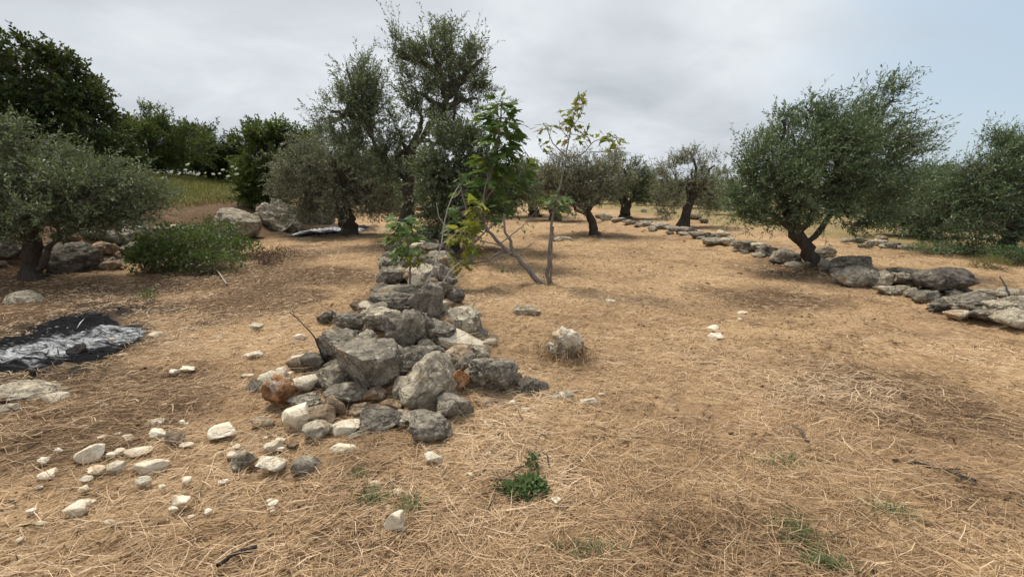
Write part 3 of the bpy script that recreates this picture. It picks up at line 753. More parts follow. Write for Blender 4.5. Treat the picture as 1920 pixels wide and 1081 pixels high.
# ------------------------------------------------------------------ trees
LEAFTOT = [0]
def tree(name, label, cat, Y, trunk_px, r0, lobes, leaf='olive_leaf', bark='olive_bark', twigs=1500, lpt=14, ll=(0.045, 0.075), lw=0.27,
         wind=(0, 0, 0), upb=0.5, tw_len=(0.22, 0.48), seed=1, group=None, litter=1.6, trunk_sides=10, gap=-0.12, droop=0.0, base=None, shell=2.0, extra_trunks=(), leaf_up=0.3, sprig=0.0):
    r = np.random.default_rng(seed)
    u0, v0 = trunk_px[0]
    if base is None:
        b = at_y(u0, v0, Y); b[2] = height(b[0], b[1], False) - 0.03
    else: b = np.asarray(base, float)
    Y = b[1]
    root = empty(name, b, label, cat, group)
    TREE_BASES.append((b[0], b[1], litter))
    # lobes
    LC, LR, LD = [], [], []
    for lb in lobes:
        u, v, ru, rv = lb[:4]; dy = lb[4] if len(lb) > 4 else 0.0; den = lb[5] if len(lb) > 5 else 1.0
        c = at_y(u, v, Y + dy); d = depth_of(c) / FPX
        LC.append(c); LR.append(np.array([ru * d, (ru + rv) / 2 * d * 0.95, rv * d])); LD.append(den)
    LC = np.array(LC); LR = np.array(LR); LD = np.array(LD)
    # trunk(s)
    parts = []; crotches = []
    for tp in [trunk_px] + list(extra_trunks):
        tpts = [b - np.array([0, 0, 0.08])] if tp is trunk_px else [at_y(tp[0][0], tp[0][1], Y)]
        for (u, v) in tp[1:]: tpts.append(at_y(u, v, Y + 0.05 * r.normal()))
        q = smooth_poly(tpts, 12)
        q[1:-1] += r.normal(size=(10, 3)) * r0 * 0.12
        tt = np.linspace(0, 1, 12)
        rr = r0 * (0.52 + 0.48 * (1 - tt)) * (1 if tp is trunk_px else 0.38)
        if tp is trunk_px: rr[0] *= 1.5; rr[1] *= 1.18
        parts.append(tubes(q[None], rr[None], trunk_sides)); crotches.append(q)
    Vt, Ft = join(parts)
    nt = fbm3(Vt * np.array([6.0, 6.0, 1.6]) + seed, 3, seed)
    cen = np.concatenate([np.repeat(q, trunk_sides, axis=0) for q in crotches])
    Vt = Vt + (Vt - cen) * nt[:, None] * 0.75
    o = mobj('trunk', make_mesh('trunk', Vt - b, Ft, bark, True), root)
    ends = np.array([q[-1] for q in crotches])
    # limbs to each lobe
    limbs = []; limb_r = []
    samples = []; 
    for c, R in zip(LC, LR):
        e = crotches[int(np.argmin(np.linalg.norm(ends - c, axis=1)))]
        j = int(r.integers(7, 12)); s = e[j]
        m = (s + c) / 2 + r.normal(size=3) * 0.12 * np.linalg.norm(c - s); m[2] += 0.12 * np.linalg.norm(c - s)
        limbs.append(bezier_pts(s[None], m[None], c[None], 9)[0])
        limb_r.append(np.linspace(r0 * 0.42, r0 * 0.14, 9))
        samples.append(limbs[-1][3:])
    limbs = np.array(limbs); limbs[:, 1:-1] += r.normal(size=limbs[:, 1:-1].shape) * 0.03
    parts = [tubes(limbs, np.array(limb_r), 6)]
    # branches inside the lobes
    brs, bre = [], []
    for i, (c, R) in enumerate(zip(LC, LR)):
        nb = int(6 + 10 * min(2.0, R.mean()))
        d = norm(r.normal(size=(nb, 3))); tgt = c + d * R * r.uniform(0.45, 0.9, (nb, 1))
        st = limbs[i][r.integers(4, 9, nb)]
        brs.append(st); bre.append(tgt)
    brs = np.concatenate(brs); bre = np.concatenate(bre)
    ln = np.linalg.norm(bre - brs, axis=1, keepdims=True)
    mid = (brs + bre) / 2 + r.normal(size=brs.shape) * 0.14 * ln + np.array([0, 0, 0.10]) * ln
    bp = bezier_pts(brs, mid, bre, 6)
    parts.append(tubes(bp, np.linspace(1, 0.3, 6)[None] * np.clip(ln * 0.014, 0.005, 0.03), 4))
    samples.append(bp[:, 1:].reshape(-1, 3)); S = np.concatenate(samples)
    # twigs
    vol = LR.prod(1) ** 0.8 * LD; cnt = np.maximum(4, (twigs * vol / vol.sum())).astype(int)
    T0, TO, TR = [], [], []
    for c, R, n in zip(LC, LR, cnt):
        K = max(3, int(n / 26)); dk = norm(r.normal(size=(K, 3))); rk = r.random((K, 1)) ** (1 / shell)
        kc = c + dk * R * rk * (1 + 0.25 * fbm3(dk * 1.8 + seed * 2.3 + c, 3, seed)[:, None])
        ki = r.integers(K, size=n * 2); p = kc[ki] + r.normal(size=(n * 2, 3)) * np.minimum(R * 0.18, 0.20)
        d = norm((p - c) / R)
        g = fbm3(p * (1.5 / max(0.6, R.mean())) + seed, 3, seed + 5)
        p, d = p[g > gap][:n], d[g > gap][:n]
        T0.append(p); TO.append(d * R / R.max()); TR.append(np.full(len(p), R.mean()))
    T0 = np.concatenate(T0); TO = norm(np.concatenate(TO))
    gz = height(T0[:, 0], T0[:, 1], False) + 0.12
    ok = T0[:, 2] > gz; T0, TO = T0[ok], TO[ok]
    n = len(T0)
    # attach to nearest wood
    near = np.empty((n, 3))
    for i in range(0, n, 500):
        D = ((T0[i:i + 500, None] - S[None]) ** 2).sum(-1); near[i:i + 500] = S[D.argmin(1)]
    mid = (near + T0) / 2 + r.normal(size=(n, 3)) * 0.06
    conn = bezier_pts(near, mid, T0, 3)
    keep = r.random(n) < 0.45
    parts.append(tubes(conn[keep], np.tile(np.array([0.007, 0.005, 0.003]), (keep.sum(), 1)), 3))
    tdir = norm(TO * 0.75 + np.array([0, 0, upb]) + r.normal(size=(n, 3)) * 0.45 + np.asarray(wind))
    tl = r.uniform(*tw_len, n)[:, None]
    if sprig: 
        m = r.random(n) < sprig; tl[m] *= 1.9
    t1 = T0 + tdir * tl * 0.5 + np.array([0, 0, 0.04]) * tl
    t2 = T0 + (tdir + np.asarray(wind) * 0.5 - np.array([0, 0, droop])) * tl + r.normal(size=(n, 3)) * 0.03
    tw = bezier_pts(T0, t1, t2, 4)
    parts.append(tubes(tw, np.tile(np.array([0.0035, 0.003, 0.0022, 0.0012]), (n, 1)), 3))
    Vb, Fb = join(parts)
    mobj('branches', make_mesh('branches', Vb - b, Fb, 'olive_twig' if 'olive' in bark else bark, True), root)
    # leaves
    t = (np.arange(lpt) + r.random((n, lpt))) / lpt
    t = 0.05 + 0.95 * t
    tt = t[..., None]
    P = (1 - tt) ** 2 * T0[:, None] + 2 * tt * (1 - tt) * t1[:, None] + tt ** 2 * t2[:, None]
    tan = norm(2 * (1 - tt) * (t1 - T0)[:, None] + 2 * tt * (t2 - t1)[:, None])
    side = norm(np.cross(tan, r.normal(size=tan.shape)))
    D = norm(tan * 0.75 + side * 0.8 + np.array([0, 0, leaf_up - 0.3])).reshape(-1, 3)
    P = P.reshape(-1, 3)
    N = norm(r.normal(size=P.shape) * 0.8 + np.array([0, 0, 0.6]))
    m = len(P); L = r.uniform(*ll, m); W = L * lw * r.uniform(0.8, 1.25, m)
    V, F = leaves_vf(P - b, D, N, L, W, 0.05)
    clump = np.repeat(0.5 + 0.5 * fbm3(T0 * 1.7 + seed, 2, seed + 40), lpt)
    tint = np.clip(0.25 + 0.45 * r.random(m) ** 1.4 + 0.35 * (clump - 0.35) + 0.5 * (r.random(m) < 0.13), 0, 1)  # scattered pale leaves: silvery undersides plus leaf highlights painted into the tint
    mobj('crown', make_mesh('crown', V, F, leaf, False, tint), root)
    LEAFTOT[0] += m
    return root

# left olive
tree('olive_tree', 'low spreading grey-green olive tree at the left edge, dark forked trunk', 'tree', 7.75, [(60, 528), (62, 470), (52, 410)], 0.15,
     [(20, 330, 110, 66), (140, 368, 110, 54, -0.2), (-50, 350, 100, 90), (225, 378, 90, 44, 0.3), (90, 402, 110, 38, -.4), (285, 388, 50, 40, .5), (-15, 266, 55, 34), (85, 310, 55, 32, .3), (175, 338, 50, 26, .3), (-130, 300, 100, 100), (160, 412, 90, 24, -.2)],
     'olive_leaf', twigs=3900, lpt=13, ll=(.055,.085), wind=(0.18, 0, 0.02), seed=3, litter=2.2, extra_trunks=[[(70, 505), (100, 450), (150, 410)]], droop=.1)
# grey olive mid left
tree('olive_tree', 'grey-brown drooping olive tree with a stout short trunk left of centre', 'tree', 14.6, [(656, 441), (652, 405), (640, 370)], 0.27,
     [(640, 340, 90, 62), (590, 330, 62, 55), (700, 345, 62, 60), (620, 285, 60, 36), (690, 300, 55, 45), (560, 300, 30, 30), (745, 340, 40, 50), (650, 390, 90, 22), (560, 365, 40, 40)],
     'olive_leaf_grey', twigs=2700, lpt=12, ll=(0.075, 0.11), upb=0.15, droop=.35, seed=5, litter=1.2)
# tall olive
tree('olive_tree', 'tallest olive tree with two open crowns against the sky', 'tree', 12.6, [(762, 462), (762, 380), (768, 310), (778, 262)], 0.20,
     [(815, 122, 66, 58, 0, .9), (770, 160, 50, 45, 0, .7), (850, 165, 55, 50, 0, .7), (880, 130, 36, 34, 0, .6), (805, 82, 42, 34, 0, .6), (790, 205, 55, 40, 0, .7), (850, 225, 55, 32, 0, .8), (905, 110, 20, 30, 0, .4), (745, 105, 24, 28, 0, .4), (895, 185, 26, 26, 0, .6),
      (660, 175, 52, 48, 0, .8), (620, 210, 42, 40, 0, .7), (690, 215, 55, 45, 0, .9), (650, 130, 30, 34, 0, .45), (705, 150, 34, 36, 0, .5), (610, 245, 45, 40, 0, .9), (680, 265, 60, 40, 0, 1), (740, 240, 40, 45, 0, .7), (820, 270, 60, 30, 0, 1), (740, 300, 60, 40, 0, 1)],
     'olive_leaf', twigs=3100, lpt=13, ll=(0.075, 0.11), upb=0.7, seed=8, litter=1.2, extra_trunks=[[(765, 340), (715, 290), (690, 250), (655, 205)], [(775, 275), (800, 245), (835, 200), (850, 160)]], gap=-0.05, sprig=.2, tw_len=(.2, .45))
# right olive
tree('olive_tree', 'windswept green olive tree leaning over the right stone wall', 'tree', 9.1, [(1528, 500), (1515, 465), (1492, 430), (1480, 395)], 0.17,
     [(1500, 280, 90, 62, 0, .6), (1440, 300, 60, 55, -.2, .6), (1590, 270, 85, 70, .1, .6), (1640, 230, 62, 50, .2, .6), (1540, 240, 75, 42, 0, .6), (1655, 300, 55, 50, .2), (1430, 362, 62, 44, -.3), (1520, 352, 95, 48, -.5), (1610, 362, 80, 46, 0), (1462, 412, 55, 20, -.3), (1590, 408, 70, 20, -.2), (1530, 210, 45, 26, 0, .7), (1670, 190, 36, 28, .2, .7), (1470, 230, 50, 28, 0, .8), (1680, 355, 38, 36, .3), (1408, 396, 36, 26, -.2)],
     'olive_leaf_green', twigs=3700, lpt=13, ll=(0.06, 0.09), wind=(0.42, 0, 0.06), upb=0.4, seed=11, litter=2.0, extra_trunks=[[(1512, 462), (1545, 420), (1590, 350)]], sprig=.07)
# far right olive
tree('olive_tree', 'windswept dark green olive tree cut by the right edge', 'tree', 11.0, [(1882, 470), (1905, 430), (1915, 390)], 0.16,
     [(1870, 350, 90, 62), (1800, 370, 75, 58, .3), (1930, 330, 90, 65), (1860, 295, 55, 36), (1910, 285, 55, 30), (1760, 410, 60, 40, .4), (1870, 420, 90, 42, -.2), (1960, 400, 80, 60), (1830, 320, 50, 36), (2020, 330, 90, 80)],
     'olive_leaf_green', twigs=3000, lpt=12, ll=(0.065, 0.10), wind=(0.6, 0, 0.05), upb=.3, seed=13, litter=2.4, sprig=.1)
tree('olive_tree', 'olive tree filling the gap behind the windswept pair at right', 'tree', 14.5, [(1720, 452), (1715, 420), (1700, 390)], 0.18,
     [(1700, 370, 75, 55), (1640, 385, 60, 45), (1760, 365, 60, 45), (1720, 335, 50, 28), (1690, 420, 75, 25), (1790, 400, 60, 45)],
     'olive_leaf_green', twigs=2000, lpt=12, ll=(0.07, 0.11), wind=(0.4, 0, 0), upb=.3, seed=17, litter=1.6)
# centre far olives
tree('olive_tree', 'olive tree with a curved bare trunk behind the fig sapling', 'tree', 14.6, [(1117, 440), (1108, 410), (1095, 380)], 0.15,
     [(1085, 345, 55, 42), (1040, 340, 45, 40), (1130, 340, 45, 40), (1085, 310, 50, 26, 0, .7), (1150, 312, 28, 24, 0, .6), (1080, 385, 60, 18), (1010, 350, 34, 34), (1165, 345, 25, 26, 0, .6)],
     'olive_leaf_grey', twigs=1500, lpt=12, ll=(0.06, 0.095), seed=19, litter=1.3)
tree('olive_tree', 'distant olive tree with a short dark forked trunk at centre right', 'tree', 22.0, [(1173, 407), (1172, 388), (1168, 372)], 0.26,
     [(1170, 345, 40, 34), (1205, 345, 34, 30), (1140, 340, 34, 34), (1170, 315, 36, 22), (1215, 360, 25, 22), (1150, 300, 20, 14, 0, .6)],
     'olive_leaf', twigs=1100, lpt=11, ll=(0.09, 0.14), seed=23, litter=1.5, extra_trunks=[[(1173, 395), (1182, 380), (1192, 365)]])
tree('olive_tree', 'thin-crowned olive tree on the far end of the right wall', 'tree', 17.5, [(1280, 424), (1288, 398), (1298, 370), (1300, 340)], 0.20,
     [(1300, 320, 40, 36, 0, .6), (1275, 345, 40, 36, 0, .7), (1325, 345, 34, 32, 0, .6), (1300, 295, 28, 20, 0, .4), (1260, 375, 34, 30, 0, .8), (1340, 370, 30, 34, 0, .8), (1340, 310, 14, 14, 0, .4)],
     'olive_leaf_grey', twigs=1000, lpt=11, ll=(0.07, 0.11), seed=29, litter=1.4, gap=-.02)
tree('olive_tree', 'distant olive tree seen left of the fig sapling stem', 'tree', 20.5, [(1040, 412), (1036, 392), (1030, 375)], 0.22,
     [(1030, 350, 40, 34), (990, 355, 36, 34), (1065, 355, 30, 30), (1020, 325, 36, 22)],
     'olive_leaf_grey', twigs=900, lpt=11, ll=(0.09, 0.13), seed=31, litter=2.0)
tree('olive_tree', 'distant olive tree with a dark trunk close behind the fig', 'tree', 23.0, [(1002, 405), (1000, 388), (995, 370)], 0.28,
     [(985, 345, 45, 34), (945, 350, 45, 40), (1020, 340, 30, 28), (900, 350, 45, 40)],
     'olive_leaf_grey', twigs=900, lpt=11, ll=(0.10, 0.15), seed=37, litter=2.0)
far = [(1195, 40, 362, 36, 'showing between the two distant trunks'), (1310, 42, 358, 40, 'behind the thin-crowned olive'), (1270, 36, 372, 36, 'low behind the thin-crowned olive trunk'), (1420, 36, 360, 46, 'above the left flank of the windswept right olive'), (1150, 44, 362, 34, 'low behind the forked trunk'), (1235, 33, 365, 34, 'between the thin-crowned olive and the forked trunk'), (1345, 30, 365, 40, 'just left of the windswept right olive'), (1395, 24, 370, 42, 'behind the left side of the windswept right olive'), (1120, 36, 352, 36, 'above the curved bare trunk'),
       (1065, 38, 350, 36, 'behind the fig sapling top'), (700, 27, 372, 46, 'below the tall olive'), (770, 24, 375, 44, 'behind the trunk of the tall olive'), (860, 26, 365, 50, 'behind the fig tree'), (940, 34, 355, 40, 'right of the fig tree')]
for i, (u, Y, v, s, w) in enumerate(far):
    tree('olive_tree', 'far grey-green olive ' + w, 'tree', Y, [(u, 400), (u + 3, 385), (u - 2, 370)], 0.2,
         [(u, v - s * .2, s, s * .75), (u - s * .7, v, s * .8, s * .7), (u + s * .7, v, s * .8, s * .7), (u, v + s * .45, s * 1.2, s * .45)],
         ['olive_leaf_grey', 'olive_leaf', 'olive_leaf_green'][i % 3], twigs=560, lpt=10, ll=(0.13, 0.20), lw=.28, seed=60 + i, litter=2.0, group='far olive trees at the back of the grove')
for i, (u, Y) in enumerate([(1500, 30), (1600, 26), (1750, 24), (1860, 22), (1960, 24), (2080, 20)]):
    tree('olive_tree', ['far olive showing through the right olive crown', 'far olive behind the low heap of flat stones', 'far olive in the gap left of the right edge tree', 'far olive behind the right edge tree', 'far olive at the right picture edge behind the nearest one', 'olive just beyond the right picture edge'][i], 'tree', Y, [(u, 415), (u + 3, 395), (u - 2, 375)], 0.2,
         [(u, 355, 60, 30), (u - 50, 375, 55, 34), (u + 50, 375, 55, 34), (u, 395, 80, 24)],
         'olive_leaf_green', twigs=520, lpt=10, ll=(0.12, 0.18), lw=.28, seed=80 + i, litter=2.0, wind=(.3, 0, 0), group='far olive trees at the right')

# broadleaf trees on the terrace
def tbase(u, Y):
    x = (u - 960) / FPX * (Y * math.cos(P_) + 0.3); return np.array([x, Y, float(height(x, Y, False)) - .05])
tree('carob_tree', 'big domed dark green carob tree on the upper left', 'tree', 17, [(60, 330), (62, 280), (60, 230)], 0.3,
     [(70, 180, 110, 80, 0, 1), (0, 150, 90, 70), (140, 220, 66, 66), (-80, 190, 100, 110), (40, 250, 130, 50, -.5), (120, 160, 60, 40), (30, 115, 66, 36), (170, 260, 40, 36, -.3), (-60, 110, 70, 40)],
     'carob_leaf', twigs=4200, lpt=12, ll=(0.09, 0.15), lw=.55, seed=41, upb=.2, base=tbase(60, 17), gap=-.2, shell=2.6, droop=.15, tw_len=(.25, .5))
tree('evergreen_tree', 'rounded mid green tree in the back row, left of the flowering grass', 'tree', 24, [(290, 330), (290, 300), (285, 270)], 0.25,
     [(285, 262, 66, 50), (235, 275, 40, 44), (335, 272, 50, 44), (275, 232, 45, 26), (290, 305, 75, 26)],
     'shrub_leaf', twigs=2000, lpt=11, ll=(0.10, 0.17), lw=.35, seed=43, base=tbase(290, 24), upb=.4, gap=-.2, tw_len=(.25, .6))
tree('evergreen_tree', 'dark green tree between the rounded one and the bright bushy tree', 'tree', 27, [(400, 330), (400, 305), (398, 285)], 0.22,
     [(395, 285, 46, 38), (360, 280, 36, 40), (430, 290, 34, 34), (385, 255, 28, 18), (400, 312, 60, 18), (450, 300, 30, 34)],
     'carob_leaf', twigs=1600, lpt=11, ll=(0.11, 0.18), lw=.45, seed=47, base=tbase(400, 27), gap=-.2)
tree('bushy_tree', 'bright green bushy tree above the rough pitted boulder', 'tree', 17.5, [(505, 390), (505, 350), (505, 310)], 0.18,
     [(505, 300, 50, 50), (480, 330, 36, 50), (540, 320, 45, 50), (500, 255, 36, 28), (545, 265, 36, 28), (500, 355, 45, 28), (470, 285, 26, 30)],
     'shrub_leaf', twigs=2000, lpt=12, ll=(0.08, 0.13), lw=.5, seed=53, base=tbase(505, 17.5), upb=.5, gap=-.15)
tree('olive_tree', 'pale olive tree on the terrace between the bright bushy tree and the tall olive', 'tree', 19, [(580, 370), (580, 330), (578, 300)], 0.16,
     [(575, 285, 36, 36), (600, 310, 36, 40), (560, 320, 40, 40)],
     'olive_leaf', twigs=900, lpt=12, ll=(0.08, 0.12), seed=57, base=tbase(580, 19), upb=.5)
tree('evergreen_tree', 'dark tree in the dip between the carob and the rounded green tree', 'tree', 21, [(205, 320), (205, 300), (205, 280)], 0.2,
     [(205, 270, 36, 40), (180, 290, 45, 34), (225, 300, 36, 30)], 'carob_leaf', twigs=900, lpt=11, ll=(0.09, 0.15), lw=.5, seed=59, base=tbase(205, 21), gap=-.2)
tree('evergreen_tree', 'far dark tree closing the gap under the left olive crown', 'tree', 16, [(-60, 400), (-60, 370), (-60, 340)], 0.2,
     [(-30, 350, 90, 60), (-120, 340, 90, 80), (60, 370, 70, 40)], 'carob_leaf', twigs=1000, lpt=11, ll=(0.09, 0.15), lw=.5, seed=67, base=tbase(-60, 13.5), gap=-.2)

for (u, Y, v, su, sv, l, m) in [(330, 29, 318, 60, 22, 'low dark thicket under the rounded green tree', 'carob_leaf'), (420, 30, 320, 60, 20, 'low dark thicket behind the terrace flowers', 'carob_leaf'), (470, 26, 330, 40, 30, 'low green thicket left of the bright bushy tree', 'shrub_leaf'), (240, 26, 315, 50, 24, 'low dark thicket behind the left olive crown', 'carob_leaf'), (610, 24, 360, 60, 40, 'thicket behind the stout grey olive', 'olive_leaf')]:
    tree('thicket', l, 'bush', Y, [(u, v + sv), (u, v), (u, v - 5)], 0.08, [(u - su * .5, v, su * .6, sv), (u + su * .5, v, su * .6, sv), (u, v - 4, su * .6, sv), (u, v + sv * .7, su, sv * .6)], m, twigs=700, lpt=10, ll=(.12, .19), lw=.45, seed=int(u), base=tbase(u, Y), gap=-.3)

# dark shrubby mass round the fig
tree('evergreen_tree', 'dense mid green tree behind the dark fig column', 'tree', 11.2, [(850, 470), (850, 420), (850, 370)], 0.14,
     [(850, 320, 60, 60), (815, 340, 45, 60), (900, 340, 60, 66), (860, 270, 50, 36), (850, 390, 60, 50), (950, 350, 45, 50), (820, 420, 30, 40), (930, 400, 55, 30), (985, 350, 25, 34)],
     'olive_leaf', twigs=2100, lpt=12, ll=(0.07, 0.11), lw=.36, seed=71, upb=.3, gap=-.15)

# ------------------------------------------------------------------ figs: every large leaf is a leaf
def fig_leaf_mesh(seed, mat, lobes=5):
    r = np.random.default_rng(seed)
    bm = bmesh.new()
    ang = np.linspace(-2.15, 2.15, lobes)
    ring = []
    for i, a in enumerate(ang):
        ln = (1.0 - 0.22 * abs(a)) * r.uniform(0.85, 1.1)
        for da, f in ((-0.16, 0.72), (0.0, 1.0), (0.16, 0.72)):
            ring.append((a + da, ln * f))
        if i < lobes - 1: ring.append(((a + ang[i + 1]) / 2, 0.36))
    c = bm.verts.new((0, 0.42, 0.0)); b0 = bm.verts.new((0, 0.0, 0.03))
    vs = []
    for a, l in ring:
        x, y = math.sin(a) * l * 0.62, 0.42 + math.cos(a) * l * 0.62
        vs.append(bm.verts.new((x, y, -0.16 * (x * x + (y - .4) ** 2) - 0.10 * abs(x) + 0.03 * r.normal())))
    for a, b in zip(vs[:-1], vs[1:]): bm.faces.new((c, a, b))
    bm.faces.new((c, vs[-1], b0)); bm.faces.new((c, b0, vs[0]))
    st = [bm.verts.new(p) for p in ((-0.012, -0.3, 0.0), (0.012, -0.3, 0.0), (0.012, 0.1, 0.03), (-0.012, 0.1, 0.03))]
    bm.faces.new(st)
    me = bpy.data.meshes.new('leaf'); bm.to_mesh(me); bm.free()
    me.materials.append(MATS[mat]); return me
FIGM = {m: [fig_leaf_mesh(i + 3, m, (5, 3, 5, 5)[i]) for i in range(4)] for m in ('fig_leaf', 'fig_leaf_yellow', 'fig_leaf_pale')}
from mathutils import Matrix, Vector
def add_leaf(parent, p, d, size, mat, r, out=(0, -1, 0), stem=None):
    d = Vector(d).normalized()
    up = Vector((r.normal() * 0.4 + 0.8 * out[0], r.normal() * 0.4 + 0.8 * out[1], 0.8)).normalized()
    sx = d.cross(up); sx = sx.normalized() if sx.length > 1e-4 else Vector((1, 0, 0))
    nz = sx.cross(d)
    M = Matrix(((sx.x, d.x, nz.x), (sx.y, d.y, nz.y), (sx.z, d.z, nz.z)))
    o = mobj('leaf', FIGM[mat][int(r.integers(4))], stem or parent)
    o.matrix_local = Matrix.Translation(Vector([float(a) for a in p]) - parent.location) @ M.to_4x4() @ Matrix.Diagonal((size, size, size, 1))
    return o
def stems(parent, name, lines, b, mat, sides=7, seed=0):
    r = np.random.default_rng(seed); parts = []; Q = []
    for pts, ra, rb in lines:
        q = smooth_poly(pts, 14); q[1:-1] += r.normal(size=(12, 3)) * min(0.012, ra * 0.35)
        parts.append(tubes(q[None], np.linspace(ra, rb, 14)[None], sides)); Q.append(q)
    return Q, [mobj(name, make_mesh(name, V - b, F, mat, True), parent) for V, F in parts]
def pxl(pts, Y, dys=None):
    return [at_y(u, v, Y + (dys[i] if dys else 0)) for i, (u, v) in enumerate(pts)]
def fig(name, label, cat, base_px, lines, clusters, mat, seed, bark='fig_bark', Y=None, mult=1.0):
    r = np.random.default_rng(seed)
    b = hit(*base_px)
    if Y is None: Y = b[1]
    b = at_y(base_px[0], base_px[1], Y); b[2] = float(height(b[0], b[1], False))
    root = empty(name, b, label, cat)
    L = [(pxl(p, Y, dy), ra, rb) for (p, ra, rb, dy) in lines]
    L = [([np.array([q[0], q[1], q[2]]) for q in pts], ra, rb) for pts, ra, rb in L]
    Q, SO = stems(root, 'stem', L, b, bark, seed=seed)
    S = np.concatenate(Q)
    tw = []; cnt = 0; rest = {}
    tot = sum(c[4] for c in clusters) * mult
    for (u, v, ru, rv, n, size, m, dy) in clusters:
        n = int(n * mult)
        c = at_y(u, v, Y + dy); d = depth_of(c) / FPX
        for i in range(n):
            dirn = norm(r.normal(size=3)); p = c + dirn * np.array([ru * d, (ru + rv) * .5 * d, rv * d]) * r.random() ** .45
            ni = int(((S - p) ** 2).sum(1).argmin()); nb = S[ni]
            out = norm(p - nb + r.normal(size=3) * 0.05) * 0.7 + dirn * 0.5
            out = np.array([out[0], out[1] - 0.15, out[2] * 0.5 - 0.18])
            lf = add_leaf(root, p, out, size * r.uniform(.7, 1.2), m or mat, r, dirn, SO[ni // 14])
            if r.random() > 290 / tot: rest.setdefault(m or mat, []).append(lf)
            if i % 3 == 0: tw.append((nb, p))
    for m, ls in rest.items():
        Vs, Fs, off = [], [], 0
        bmr = bmesh.new()
        for lf in ls:
            me = lf.data.copy(); me.transform(lf.matrix_local); bmr.from_mesh(me); bpy.data.meshes.remove(me); bpy.data.objects.remove(lf)
        me = bpy.data.meshes.new('inner_leaves'); bmr.to_mesh(me); bmr.free(); me.materials.append(MATS[m])
        mobj('inner_leaves', me, root)['kind'] = 'stuff'
    if tw:
        a = np.array([t[0] for t in tw]); c = np.array([t[1] for t in tw])
        mid = (a + c) / 2 + r.normal(size=a.shape) * .03
        V, F = tubes(bezier_pts(a, mid, c, 4), np.tile(np.linspace(.006, .003, 4), (len(a), 1)), 4)
        mobj('twigs', make_mesh('twigs', V - b, F, bark, True), root)['kind'] = 'stuff'
    return root
fig('fig_tree', 'dark green fig tree rising in a narrow leafy column at centre', 'tree', (880, 512),
    [([(880, 512), (885, 440), (915, 350), (935, 260), (940, 195)], .05, .012, None), ([(885, 440), (870, 380), (860, 320)], .03, .008, None), ([(905, 380), (950, 330), (985, 285)], .025, .007, None), ([(885, 460), (925, 420), (975, 385)], .02, .006, None)],
    [(936, 196, 24, 14, 22, .29, 'fig_leaf', 0), (938, 225, 30, 22, 36, .32, None, 0), (940, 260, 32, 24, 40, .34, None, 0), (945, 298, 42, 24, 44, .34, None, 0), (940, 330, 52, 26, 40, .33, None, 0), (985, 310, 22, 16, 16, .29, None, .1), (885, 345, 40, 30, 26, .30, None, .2), (870, 400, 40, 34, 30, .30, None, .3), (940, 385, 44, 26, 26, .29, None, .1), (905, 300, 14, 16, 9, .18, 'fig_leaf_yellow', -.1)],
    'fig_leaf', 21, Y=9.3, mult=2.6)
fig('leaning_fig', 'leaning grey fig trunk with hanging yellow-green leaves over the wall', 'tree', (1022, 534),
    [([(1022, 536), (985, 500), (945, 462), (905, 425), (895, 390)], .05, .014, [0, .05, .1, .1, 0]), ([(965, 480), (950, 440), (943, 400)], .03, .012, [.05, .1, .15]), ([(950, 466), (910, 490), (870, 498), (848, 480)], .02, .006, [.1, 0, -.2, -.3]), ([(960, 474), (925, 488), (890, 482)], .014, .006, None),
     ([(910, 430), (905, 370), (915, 330)], .014, .005, None), ([(945, 462), (900, 450), (865, 440)], .012, .005, [.1, -.1, -.2]), ([(940, 455), (985, 420), (1005, 395)], .012, .004, None), ([(965, 478), (1000, 455), (1012, 440)], .008, .003, None)],
    [(892, 386, 18, 11, 11, .22, None, -.1), (866, 438, 20, 26, 22, .20, None, -.2), (888, 420, 16, 28, 16, .19, None, 0), (866, 492, 24, 16, 15, .16, None, -.3), (893, 465, 12, 26, 13, .15, None, -.1), (990, 430, 22, 18, 6, .07, 'fig_leaf_pale', 0), (930, 420, 28, 24, 5, .09, 'fig_leaf_pale', 0), (945, 500, 18, 8, 3, .08, 'fig_leaf', 0)],
    'fig_leaf_yellow', 22, mult=1.6)
fig('fig_sapling', 'slender upright fig sapling with sparse yellowing leaves against the sky', 'tree', (1030, 537),
    [([(1028, 538), (1028, 480), (1036, 420), (1042, 370)], .030, .016, None), ([(1034, 538), (1033, 480), (1038, 425)], .018, .012, None), ([(1042, 372), (1056, 330), (1061, 285), (1072, 235), (1085, 172)], .014, .005, None),
     ([(1060, 292), (1035, 268), (1025, 240), (1018, 232)], .010, .004, None), ([(1060, 295), (1095, 290), (1112, 262), (1140, 262), (1155, 258)], .010, .004, None), ([(1058, 298), (1020, 285), (1010, 270)], .006, .003, None), ([(1066, 260), (1050, 240), (1048, 225)], .006, .003, None), ([(1072, 240), (1090, 215), (1095, 195)], .006, .003, None), ([(1100, 285), (1140, 285), (1160, 280)], .006, .003, None), ([(1030, 262), (1032, 245), (1034, 235)], .005, .003, None)],
    [(1085, 178, 5, 8, 4, .13, None, 0), (1088, 200, 12, 14, 15, .13, None, 0), (1070, 215, 14, 14, 12, .13, None, 0), (1070, 235, 18, 14, 18, .13, None, 0), (1025, 238, 18, 10, 15, .13, None, 0), (1020, 270, 10, 8, 6, .13, None, 0), (1095, 262, 16, 16, 13, .13, None, 0), (1140, 258, 20, 12, 21, .13, None, 0), (1155, 275, 12, 14, 10, .13, None, 0), (1060, 255, 20, 14, 7, .13, None, 0),
     (1042, 375, 24, 12, 26, .16, 'fig_leaf', 0), (1046, 392, 18, 14, 14, .14, 'fig_leaf', 0), (1022, 505, 6, 20, 9, .05, 'fig_leaf', 0), (1030, 534, 10, 5, 10, .05, 'fig_leaf_yellow', -.05)],
    'fig_leaf_yellow', 23, mult=1.25)
